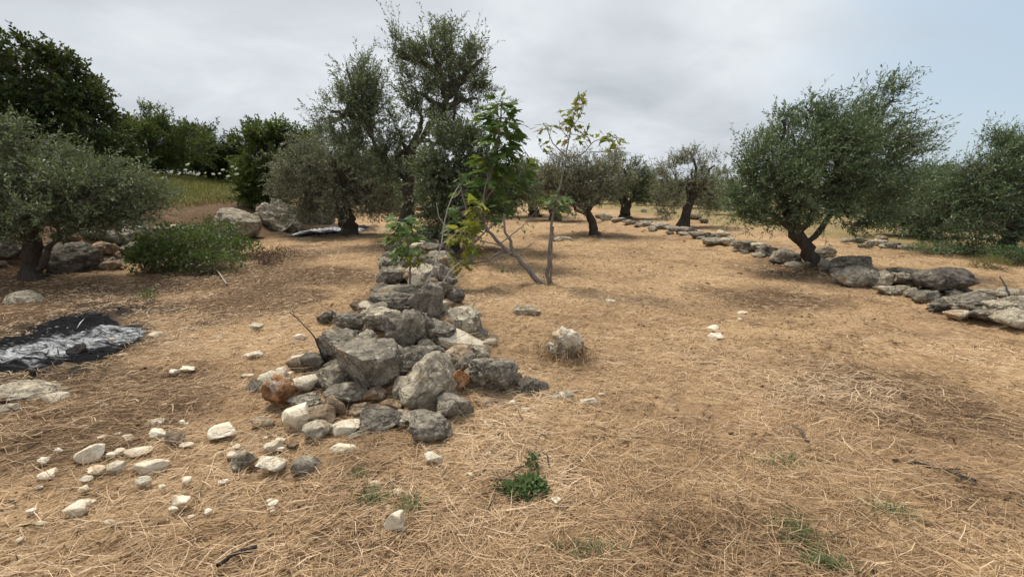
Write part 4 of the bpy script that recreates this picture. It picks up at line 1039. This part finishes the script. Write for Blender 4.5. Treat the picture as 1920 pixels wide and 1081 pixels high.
fig('fig_sapling', 'small bushy fig shoot with pale green leaves on the rubble wall', 'plant', (770, 548),
    [([(768, 545), (770, 500), (766, 460), (758, 420)], .014, .006, None), ([(768, 505), (785, 480), (800, 462)], .006, .003, None), ([(768, 500), (750, 478), (740, 470)], .006, .003, None)],
    [(757, 420, 18, 12, 14, .19, None, 0), (760, 450, 26, 14, 18, .20, None, 0), (758, 475, 26, 14, 14, .18, None, 0), (778, 488, 18, 10, 14, .12, 'fig_leaf_yellow', -.1), (795, 470, 10, 6, 3, .1, None, 0), (752, 495, 16, 8, 6, .09, None, -.1)],
    'fig_leaf_pale', 24, mult=1.3)
b = hit(800, 552)
root = empty('bare_branch', b, 'bare pale curved branches sprouting from the wall beside the fig shoot', 'branch')
Yb = b[1]
stems(root, 'stem', [(pxl([(775, 550), (800, 546), (828, 532), (845, 505)], Yb), .017, .008), (pxl([(838, 518), (845, 524), (862, 520), (874, 510)], Yb), .010, .005), (pxl([(840, 512), (852, 500), (862, 492)], Yb), .008, .004),
                     (pxl([(795, 540), (815, 500), (826, 460), (836, 400), (848, 362), (862, 345)], Yb, [0, .2, .3, .3, .3, .3]), .012, .005), (pxl([(834, 424), (822, 405), (818, 380)], Yb + .3), .007, .004), (pxl([(826, 460), (845, 445), (862, 430)], Yb + .3), .006, .003), (pxl([(846, 372), (858, 366), (866, 352)], Yb + .3), .005, .003)], b, 'pale_bark', 6, 4)

# thin dead shoot left of the wall
b = hit(608, 690)
root = empty('dead_shoot', b, 'thin bare dark shoot arching up left of the rubble wall', 'twig')
stems(root, 'stem', [(pxl([(610, 690), (600, 655), (583, 620), (560, 600), (543, 585)], b[1]), .008, .003), (pxl([(560, 600), (552, 592), (548, 580)], b[1]), .003, .002)], b, 'charred_wood', 5, 6)
# charred stick at right
b = hit(1750, 892)
root = empty('charred_stick', b, 'long black charred stick lying in the straw at lower right', 'stick')
pts = [hit(1672, 871), hit(1720, 878), hit(1770, 892), hit(1826, 914)]
for q in pts: q[2] += 0.035
stems(root, 'stem', [(pts, .006, .016), ([pts[2] + (0, 0, .005), hit(1800, 890) + (0, 0, .04)], .005, .002)], b, 'charred_wood', 7, 7)
for (l, a, c, k) in [('short brown stick in straw right of centre', (1484, 808), (1514, 836), 'dead_twig'), ('short dark stick at the bottom left in straw', (410, 1078), (482, 1036), 'charred_wood'), ('pale dry twig lying on the ground below the bramble bush', (402, 505), (426, 536), 'pale_bark'), ('dark broken stick poking out of the right wall', (1868, 548), (1890, 566), 'charred_wood')]:
    p, q = hit(*a), hit(*c); p[2] += .05; q[2] += .03
    if 'poking' in l: p[2] += .20; q[2] += .06
    root = empty('stick', q, l, 'stick')
    stems(root, 'stem', [([p, (p + q) / 2 + (0, 0, .015), q], .008, .012)], q, k, 6, 9)

# ------------------------------------------------------------------ bushes, weeds, grass
def bush(name, label, cat, lobes_px, n, leaf, ll, lw, seed, zmin=0.0, group=None, stemmat='dead_twig'):
    r = np.random.default_rng(seed)
    b = hit(lobes_px[0][0], lobes_px[0][1] + lobes_px[0][3] * .9)
    root = empty(name, b, label, cat, group)
    Ps, Ds = [], []
    tot = sum(l[2] * l[3] for l in lobes_px)
    st = []
    for (u, v, ru, rv, dy) in lobes_px:
        p0 = hit(u, v + rv * .8); c = at_y(u, v, p0[1] + dy); d = depth_of(c) / FPX
        k = int(n * ru * rv / tot)
        dirn = norm(r.normal(size=(k, 3))); dirn[:, 2] = np.abs(dirn[:, 2]) * np.where(r.random(k) < .8, 1, -1)
        R = np.array([ru * d, (ru + rv) * .6 * d, rv * d])
        p = c + dirn * R * (r.random((k, 1)) ** .4) * (1 + .25 * fbm3(dirn * 2.5 + seed, 3, seed))[:, None]
        Ps.append(p); Ds.append(norm(dirn * .5 + r.normal(size=(k, 3)) * .7 + (0, 0, .1)))
        sel = p[r.random(k) < .06]; st.append((np.tile(np.array([c[0], c[1], float(height(c[0], c[1], False))]), (len(sel), 1)) + r.normal(size=sel.shape) * (.15, .15, 0), sel))
    P = np.concatenate(Ps); D = np.concatenate(Ds)
    ok = P[:, 2] > height(P[:, 0], P[:, 1], False) + .01; P, D = P[ok], D[ok]
    m = len(P); L = r.uniform(*ll, m)
    V, F = leaves_vf(P - b, D, norm(r.normal(size=P.shape) * .6 + (0, -.2, .9)), L, L * lw * r.uniform(.8, 1.2, m), .1)
    tint = np.clip(.2 + .5 * r.random(m) + .5 * fbm3(P * 2.2 + seed, 2, seed), 0, 1)
    a = np.concatenate([s[0] for s in st]); c = np.concatenate([s[1] for s in st])
    Vs, Fs = tubes(bezier_pts(a, (a + c) / 2 + r.normal(size=a.shape) * .05, c, 4), np.tile(np.linspace(.006, .002, 4), (len(a), 1)), 3)
    mobj('stems', make_mesh('stems', Vs - b, Fs, stemmat, True), root)['kind'] = 'stuff'
    mobj('foliage', make_mesh('foliage', V, F, leaf, False, tint), root)['kind'] = 'stuff'
    return root
bush('bramble_bush', 'low green bramble bush in front of the pale boulders', 'bush', [(340, 465, 85, 46, 0), (400, 450, 62, 40, .2), (300, 480, 55, 34, -.1), (440, 468, 48, 26, .2), (390, 490, 70, 22, -.1), (420, 425, 45, 25, .5), (270, 490, 30, 24, 0)], 7500, 'bramble_leaf', (.045, .085), .6, 201)
bush('green_weed', 'bright green leafy weed in the straw at bottom centre', 'weed', [(985, 914, 32, 17, 0), (1000, 908, 22, 14, 0), (962, 918, 22, 9, 0), (1016, 920, 20, 7, 0)], 430, 'weed_leaf', (.022, .045), .55, 202)
bush('green_weed', 'small upright weed just above the bright green one', 'weed', [(999, 868, 12, 20, 0)], 110, 'weed_leaf', (.015, .035), .4, 203)
bush('green_weed', 'faint little weed tuft left of the bright green one', 'weed', [(940, 915, 14, 9, 0)], 70, 'weed_leaf', (.012, .03), .4, 204)
bush('green_weed', 'tiny green plant on bare ground under the bramble bush', 'weed', [(276, 556, 16, 14, 0)], 160, 'bramble_leaf', (.02, .04), .5, 205)
bush('dry_shrub', 'tangled dry brown shrub to the right of the bramble bush', 'bush', [(515, 478, 45, 18, 0), (490, 485, 40, 16, 0)], 900, 'leaf_litter', (.03, .06), .3, 206)
bush('shrub', 'low green undergrowth beneath the far right olive', 'bush', [(1830, 465, 60, 20, .4), (1760, 470, 60, 16, .5), (1890, 478, 50, 18, 0), (1930, 480, 40, 18, 0)], 2600, 'olive_leaf_green', (.05, .10), .3, 207)
bush('dry_shrub', 'small dry tuft on the ground below the far right olive', 'bush', [(1855, 494, 34, 14, 0)], 500, 'grass_blade', (.05, .10), .12, 208)

def blades(name, label, cat, pts, mat, ll, w, r, lean=.5, kind=None, group=None, flat=None):
    """pts (n,3) roots; blades in two segments"""
    n = len(pts)
    th = r.uniform(0, 2 * math.pi, n) if flat is None else flat
    side = np.stack([-np.sin(th), np.cos(th), np.zeros(n)], -1)
    dr = np.stack([np.cos(th), np.sin(th), np.zeros(n)], -1)
    L = r.uniform(*ll, n)[:, None]; W = (w * r.uniform(.6, 1.3, n))[:, None]
    le = np.abs(r.normal(lean, .25, n))[:, None]
    m = pts + (np.array([0, 0, 1.0]) * (1 - le * .4) + dr * le * .5) * L * .5
    t = pts + (np.array([0, 0, 1.0]) * np.clip(1 - le * .7, .05, 1) + dr * le) * L
    V = np.stack([pts - side * W, pts + side * W, m + side * W * .8, m - side * W * .8, t - side * W * .25, t + side * W * .25], 1).reshape(-1, 3)
    k = np.arange(n)[:, None] * 6
    F = np.concatenate([k + np.array([[0, 1, 2, 3]]), k + np.array([[3, 2, 5, 4]])])
    tint = np.tile(np.clip(r.random(n) * .8 + .2 * r.random(n), 0, 1), 2)
    b = np.array([pts[:, 0].mean(), pts[:, 1].mean(), pts[:, 2].min()])
    me = make_mesh(name, V - b, F, mat, False, tint)
    if kind:
        o = mobj(name, me); o.location = b; o['kind'] = kind
        return tag(o, label, cat, group)
    root = empty(name, b, label, cat, group)
    mobj('blades', me, root)['kind'] = 'stuff'
    return root
rg = np.random.default_rng(77)
for (u, v, ru, rv, n, l) in [(1500, 1010, 40, 40, 420, 'soft green grass tuft at bottom right of centre'), (1545, 1072, 40, 14, 260, 'green grass tuft cut by the bottom edge'), (700, 942, 40, 16, 200, 'dark green grass tuft behind the upright cream stone'), (1470, 870, 60, 24, 150, 'sparse green grass in the straw right of centre'), (1660, 960, 50, 20, 130, 'thin green grass patch below the charred stick'), (1100, 1045, 60, 14, 160, 'thin grass sprinkled at the bottom centre'), (770, 962, 18, 16, 120, 'dark tuft touching the upright cream stone'), (675, 900, 16, 8, 60, 'small grass wisp above the dark green tuft')]:
    c = hit(u, v); e = hit(u + ru, v); f = hit(u, v + min(rv, 1075 - v) if v + rv > 1079 else v + rv)
    p = np.stack([c[0] + rg.normal(size=n) * (e[0] - c[0]) * .55, c[1] + rg.normal(size=n) * abs(f[1] - c[1]) * .55 + 0.0, np.zeros(n)], -1)
    p[:, 2] = height(p[:, 0], p[:, 1]) - .005
    blades('grass_tuft', l, 'grass', p, 'weed_leaf', (.04, .11), .0016, rg, .6)
# terrace grass
n = 26000
u = rg.uniform(-17, -7, n * 2); y = rg.uniform(10.5, 27, n * 2)
s = bank_s(u, y); ok = (s > 2.2) & (s < 12)
p = np.stack([u[ok], y[ok], height(u[ok], y[ok], False)], -1)[:n]
o = blades('meadow_grass', 'tall green and dry grass on the left terrace', 'grass', p, 'grass_blade', (.15, .45), .008, rg, .5, kind='stuff')
# umbel flowers at the back of the terrace
fl = [(322, 322), (335, 326), (348, 318), (352, 308), (357, 322), (372, 326), (385, 324), (400, 326), (412, 325), (418, 318), (428, 330), (436, 312), (443, 316), (450, 338), (444, 326)]
fmaster = None
for (u, v) in fl:
    q = at_y(u, v, 17.0 + rg.uniform(-1.5, 1.5)); gz = float(height(q[0], q[1], False))
    root = empty('wildflower', (q[0], q[1], gz), 'white umbel wildflower in the grass of the left terrace', 'flower', 'white wildflowers along the terrace')
    hgt = max(.5, q[2] - gz)
    if fmaster is None:
        k = 60; dd = norm(rg.normal(size=(k, 3)) * (1, 1, .25)) * rg.random((k, 1)) ** .5 * .09
        V, F = leaves_vf(dd, rg.normal(size=(k, 3)), np.tile((0, -.3, 1.0), (k, 1)), np.full(k, .04), np.full(k, .035))
        fme = make_mesh('umbel', V, F, 'flower_petal', False, rg.random(k))
        V, F = tubes(np.array([[[0, 0, 0], [.02, 0, .5], [0, 0, 1]]], float), np.array([[.006, .005, .004]]), 4)
        fst = make_mesh('stalk', V, F, 'grass_blade', True, np.full(len(F), .4)); fmaster = 1
    a = mobj('umbel', fme, root); a.location = (0, 0, hgt); a.scale = (rg.uniform(.5, .9),) * 3; a.rotation_euler = (0.3, rg.normal() * .3, 0)
    c = mobj('stalk', fst, root); c.scale = (1, 1, hgt)

# ------------------------------------------------------------------ burnt patches
def patch(name, label, outline_px, white_px, wwid, res, lift, seed, gain=.62, gn=.45):
    poly = np.array([hit(*p)[:2] for p in outline_px]); wl_ = [tuple(hit(*p)[:2]) for p in white_px]
    lo, hi = poly.min(0) - .2, poly.max(0) + .2
    xs = np.arange(lo[0], hi[0], res); ys = np.arange(lo[1], hi[1], res)
    X, Yg = np.meshgrid(xs, ys)
    wx = X + .26 * fbm2(X * 3, Yg * 3, 5, seed) + .08 * fbm2(X * 14, Yg * 14, 2, seed); wy = Yg + .26 * fbm2(X * 3, Yg * 3, 5, seed + 7) + .08 * fbm2(X * 14, Yg * 14, 2, seed + 1)
    ins = np.zeros(X.shape, bool); j = len(poly) - 1
    for i in range(len(poly)):
        a, b2 = poly[i], poly[j]
        ins ^= ((a[1] > wy) != (b2[1] > wy)) & (wx < (b2[0] - a[0]) * (wy - a[1]) / (b2[1] - a[1] + 1e-9) + a[0]); j = i
    ed = seg_dist(X, Yg, [tuple(p) for p in poly] + [tuple(poly[0])])
    dome = np.where(ins, np.clip(ed / .5, 0, 1), 0)
    Z = height(X, Yg) + .004 + lift * dome ** .6 + .03 * dome * fbm2(X * 7, Yg * 7, 3, seed + 3)
    idx = np.arange(X.size).reshape(X.shape)
    F = np.stack([idx[:-1, :-1], idx[:-1, 1:], idx[1:, 1:], idx[1:, :-1]], -1).reshape(-1, 4)
    keep = ins.ravel()[F].all(1); F = F[keep]
    wt = 1 - sstep(wwid * .3, wwid * 1.7, seg_dist(X, Yg, wl_) + gn * fbm2(X * 2.2, Yg * 2.2, 4, seed + 2))
    b = np.array([poly[:, 0].mean(), poly[:, 1].mean(), 0])
    used = np.unique(F); remap = np.zeros(X.size, int); remap[used] = np.arange(len(used))
    V = np.stack([X, Yg, Z], -1).reshape(-1, 3)[used] - b
    me = make_mesh(name, V, remap[F], 'wood_ash', True, (wt.ravel()[F].mean(1)) * gain + .08)
    root = empty(name, b, label, 'ash')
    mobj('ash_bed', me, root)
    r = np.random.default_rng(seed); k = 1500
    sel = V[r.integers(len(V), size=k)] + r.normal(size=(k, 3)) * (.05, .05, .004)
    D = norm(r.normal(size=(k, 3)) * (1, .5, .25)); L = np.where(r.random(k) < .08, r.uniform(.08, .2, k), r.uniform(.012, .05, k))
    V2, F2 = leaves_vf(sel + (0, 0, .008), D, norm(r.normal(size=(k, 3)) * .4 + (0, 0, 1)), L, np.minimum(L * r.uniform(.1, .4, k), .012))
    fo = mobj('char_flakes', make_mesh('char_flakes', V2, F2, 'char_flake', False, r.random(k) ** 1.3), root); fo['kind'] = 'stuff'
    return poly
BURN = patch('burnt_patch', 'burnt black patch with white wood ash at the left edge', [(-160, 690), (-60, 655), (0, 640), (60, 622), (105, 600), (170, 588), (232, 588), (240, 600), (222, 612), (262, 612), (276, 626), (262, 645), (228, 662), (165, 684), (85, 692), (0, 700), (-120, 730)], [(-160, 705), (0, 672), (110, 655), (180, 642), (238, 624)], .34, .025, .03, 5)
BURN2 = patch('ash_heap', 'far strip of white ash beside the stout grey olive trunk', [(545, 441), (560, 434), (600, 430), (650, 427), (690, 425), (690, 431), (650, 437), (600, 442), (560, 444)], [(550, 439), (600, 436), (650, 432)], .6, .06, .08, 6, 1.0, .1)
for (u, v, w, h) in [(145, 658, 34, 22), (62, 700, 14, 14), (58, 712, 12, 8)]:
    o = px_stone(u, v, w, h, 'd', None, name='charred_log_piece'); o.data.materials[0] = MATS['charred_wood']
    tag(o, {145: 'black lump of charred wood in the white ash', 62: 'small charred stub at the lower edge of the burnt patch', 58: 'smallest charred crumb below the charred stub'}[u], 'charred wood')
loose('stone', 'tiny pale stone on the black ash of the burnt patch', 214, 647, 11, 7, 'c', sub=2, lift=.06)

# ------------------------------------------------------------------ straw and litter (uncountable)
def in_poly(x, y, poly):
    ins = np.zeros(x.shape, bool); j = len(poly) - 1
    for i in range(len(poly)):
        a, b2 = poly[i], poly[j]
        ins ^= ((a[1] > y) != (b2[1] > y)) & (x < (b2[0] - a[0]) * (y - a[1]) / (b2[1] - a[1] + 1e-9) + a[0]); j = i
    return ins
def straw_field(name, label, n, rmin, rmax, power, ll, w, seed, mat='straw_blade', dens=0.0, stick=0.06, flatness=.12):
    r = np.random.default_rng(seed)
    a = rmin ** power; rr = (a + r.random(n) * (rmax ** power - a)) ** (1 / power)
    th = r.uniform(rad(-66), rad(66), n)
    x, y = rr * np.sin(th), rr * np.cos(th)
    k = (fbm2(x * .8, y * .8, 3, seed) + .5 * fbm2(x * 3, y * 3, 2, seed + 4) > dens - .35 * r.random(n)) & ~in_poly(x, y, BURN) & ~in_poly(x, y, BURN2)
    k &= bank_s(x, y) < .6
    k &= ~((np.abs(x - wall_axis(y)) < .62) & (y > 3.9) & (y < 14) & (r.random(n) < .85))
    x, y = x[k], y[k]; n = len(x)
    z = height(x, y)
    fld = np.interp(x, [-5, -1, 0.8, 3], [.62, .45, .1, -.55]) + 1.0 * fbm2(x * .5, y * .5, 2, seed + 8)
    ang = fld + r.normal(size=n) * .8 + math.pi * (r.random(n) < .5)
    L = r.uniform(*ll, n) * r.uniform(.25, 1, n) * np.clip(4.0 / np.hypot(x, y), .45, 1)
    ele = np.abs(r.normal(size=n)) * flatness; up = r.random(n) < stick; ele[up] = r.uniform(.3, 1.1, up.sum())
    d = np.stack([np.cos(ang) * np.cos(ele), np.sin(ang) * np.cos(ele), np.sin(ele)], -1)
    s = np.stack([-np.sin(ang), np.cos(ang), np.zeros(n)], -1)
    W = (w * np.clip(np.hypot(x, y) / 4.5, 1, 2.2) * r.uniform(.5, 1.3, n))[:, None]; L = L[:, None]
    p0 = np.stack([x, y, z + .003 + .012 * r.random(n)], -1)
    bow = r.normal(size=(n, 1)) * .26
    m = p0 + d * L * .5 + s * bow * L * .5; t = p0 + d * L - np.array([0, 0, .10]) * L
    gz = height(t[:, 0], t[:, 1]) + .003; t[:, 2] = np.maximum(t[:, 2], gz)
    wv = norm(s + np.array([0, 0, 1.0]) * r.normal(size=(n, 1)) * .6)
    V = np.stack([p0 - wv * W, p0 + wv * W, m + wv * W, m - wv * W, t - wv * W * .5, t + wv * W * .5], 1).reshape(-1, 3)
    kk = np.arange(n)[:, None] * 6
    F = np.concatenate([kk + np.array([[0, 1, 2, 3]]), kk + np.array([[3, 2, 5, 4]])])
    tn = np.clip(.26 + .60 * r.random(n) + .55 * fbm2(x * 1.1, y * 1.1, 4, seed + 2) + .22 * (r.random(n) < .12) - .28 * (r.random(n) < .12), 0, 1)
    o = mobj(name, make_mesh(name, V, F, mat, False, np.tile(tn, 2))); o['kind'] = 'stuff'
    tag(o, label, 'straw'); return o
straw_field('straw', 'flattened dry straw covering the foreground ground', 215000, 1.4, 15.0, 0.62, (.05, .30), .0016, 301, dens=-.34)
straw_field('straw', 'short dry straw bits over the middle ground', 45000, 4.0, 24.0, 0.9, (.04, .16), .0026, 302, dens=-.1, stick=.03, flatness=.08)
straw_field('leaf_litter', 'brown leaf and twig crumbs strewn over the soil', 42000, 1.6, 22.0, 0.8, (.02, .10), .0045, 303, 'leaf_litter', dens=.1, flatness=.15)
def litter_disc(bx, by, R, n, r):
    rr = R * r.random(n) ** .6; th = r.uniform(0, 6.283, n); return bx + rr * np.cos(th), by + rr * np.sin(th)
# dry grass round the tufted rock
r = np.random.default_rng(8); n = 520
a = r.uniform(0, 6.28, n); q = r.uniform(.13, .34, n)
P = np.stack([np.cos(a) * q - .03, np.sin(a) * q * .8 - .02, np.zeros(n)], -1)
P[:, 2] = height(P[:, 0] + tuft.location[0], P[:, 1] + tuft.location[1]) - tuft.location[2]
D = norm(np.stack([-np.cos(a) * .5 + .2, -np.sin(a) * .5, r.uniform(.15, 1.3, n)], -1) + r.normal(size=(n, 3)) * .5)
V, F = leaves_vf(P, D, norm(r.normal(size=(n, 3))), r.uniform(.07, .24, n), np.full(n, .005), .35)
mobj('dry_grass', make_mesh('dry_grass', V, F, 'straw_blade', False, r.random(n) * .8), tuft)['kind'] = 'stuff'
# rooted stubble in clumps
r = np.random.default_rng(10); n = 420
rr = 1.7 * (13 / 1.7) ** r.random(n); th = r.uniform(rad(-60), rad(60), n); x, y = rr * np.sin(th), rr * np.cos(th)
k = ~in_poly(x, y, BURN) & (bank_s(x, y) < 0) & (np.abs(x - wall_axis(y)) > .9 + .3 * (y < 4)); x, y = x[k], y[k]
m = r.integers(6, 26, len(x)); cx, cy = np.repeat(x, m), np.repeat(y, m)
p = np.stack([cx + r.normal(size=len(cx)) * .035, cy + r.normal(size=len(cx)) * .035, np.zeros(len(cx))], -1); p[:, 2] = height(p[:, 0], p[:, 1]) - .004
blades('stubble', 'short clumps of rooted dry stubble across the field', 'straw', p, 'straw_blade', (.03, .12), .0016, r, .7, kind='stuff')
# clods of earth
r = np.random.default_rng(9); n = 800; CV, CF = ico(1)
rr = 2.0 * (24 / 2.0) ** r.random(n); th = r.uniform(rad(-62), rad(62), n); x, y = rr * np.sin(th), rr * np.cos(th)
k = (fbm2(x * .6, y * .6, 3, 33) > -.1) & (bank_s(x, y) < .4) & ~in_poly(x, y, BURN); x, y, rr = x[k], y[k], rr[k]; n = len(x)
sz = r.uniform(.006, .022, n) * np.clip(rr / 6, .8, 1.6)
V = (CV[None] * (1 + .35 * r.normal(size=(n, len(CV), 1)))) * sz[:, None, None] * np.array([1.4, 1.1, .7]) + np.stack([x, y, height(x, y) + sz * .2], -1)[:, None]
F = (CF[None] + np.arange(n)[:, None, None] * len(CV)).reshape(-1, 3)
o = mobj('clods', make_mesh('clods', V.reshape(-1, 3), F, 'leaf_litter', True, np.repeat(.65 + .35 * r.random(n), len(CF)))); o['kind'] = 'stuff'
tag(o, 'crumbled brown clods of earth over the open ground', 'earth')

paint_cover()
print('leaves', LEAFTOT[0], 'tris', sum(len(m.loops) - 2 * len(m.polygons) for m in bpy.data.meshes), 'objects', len(bpy.data.objects))
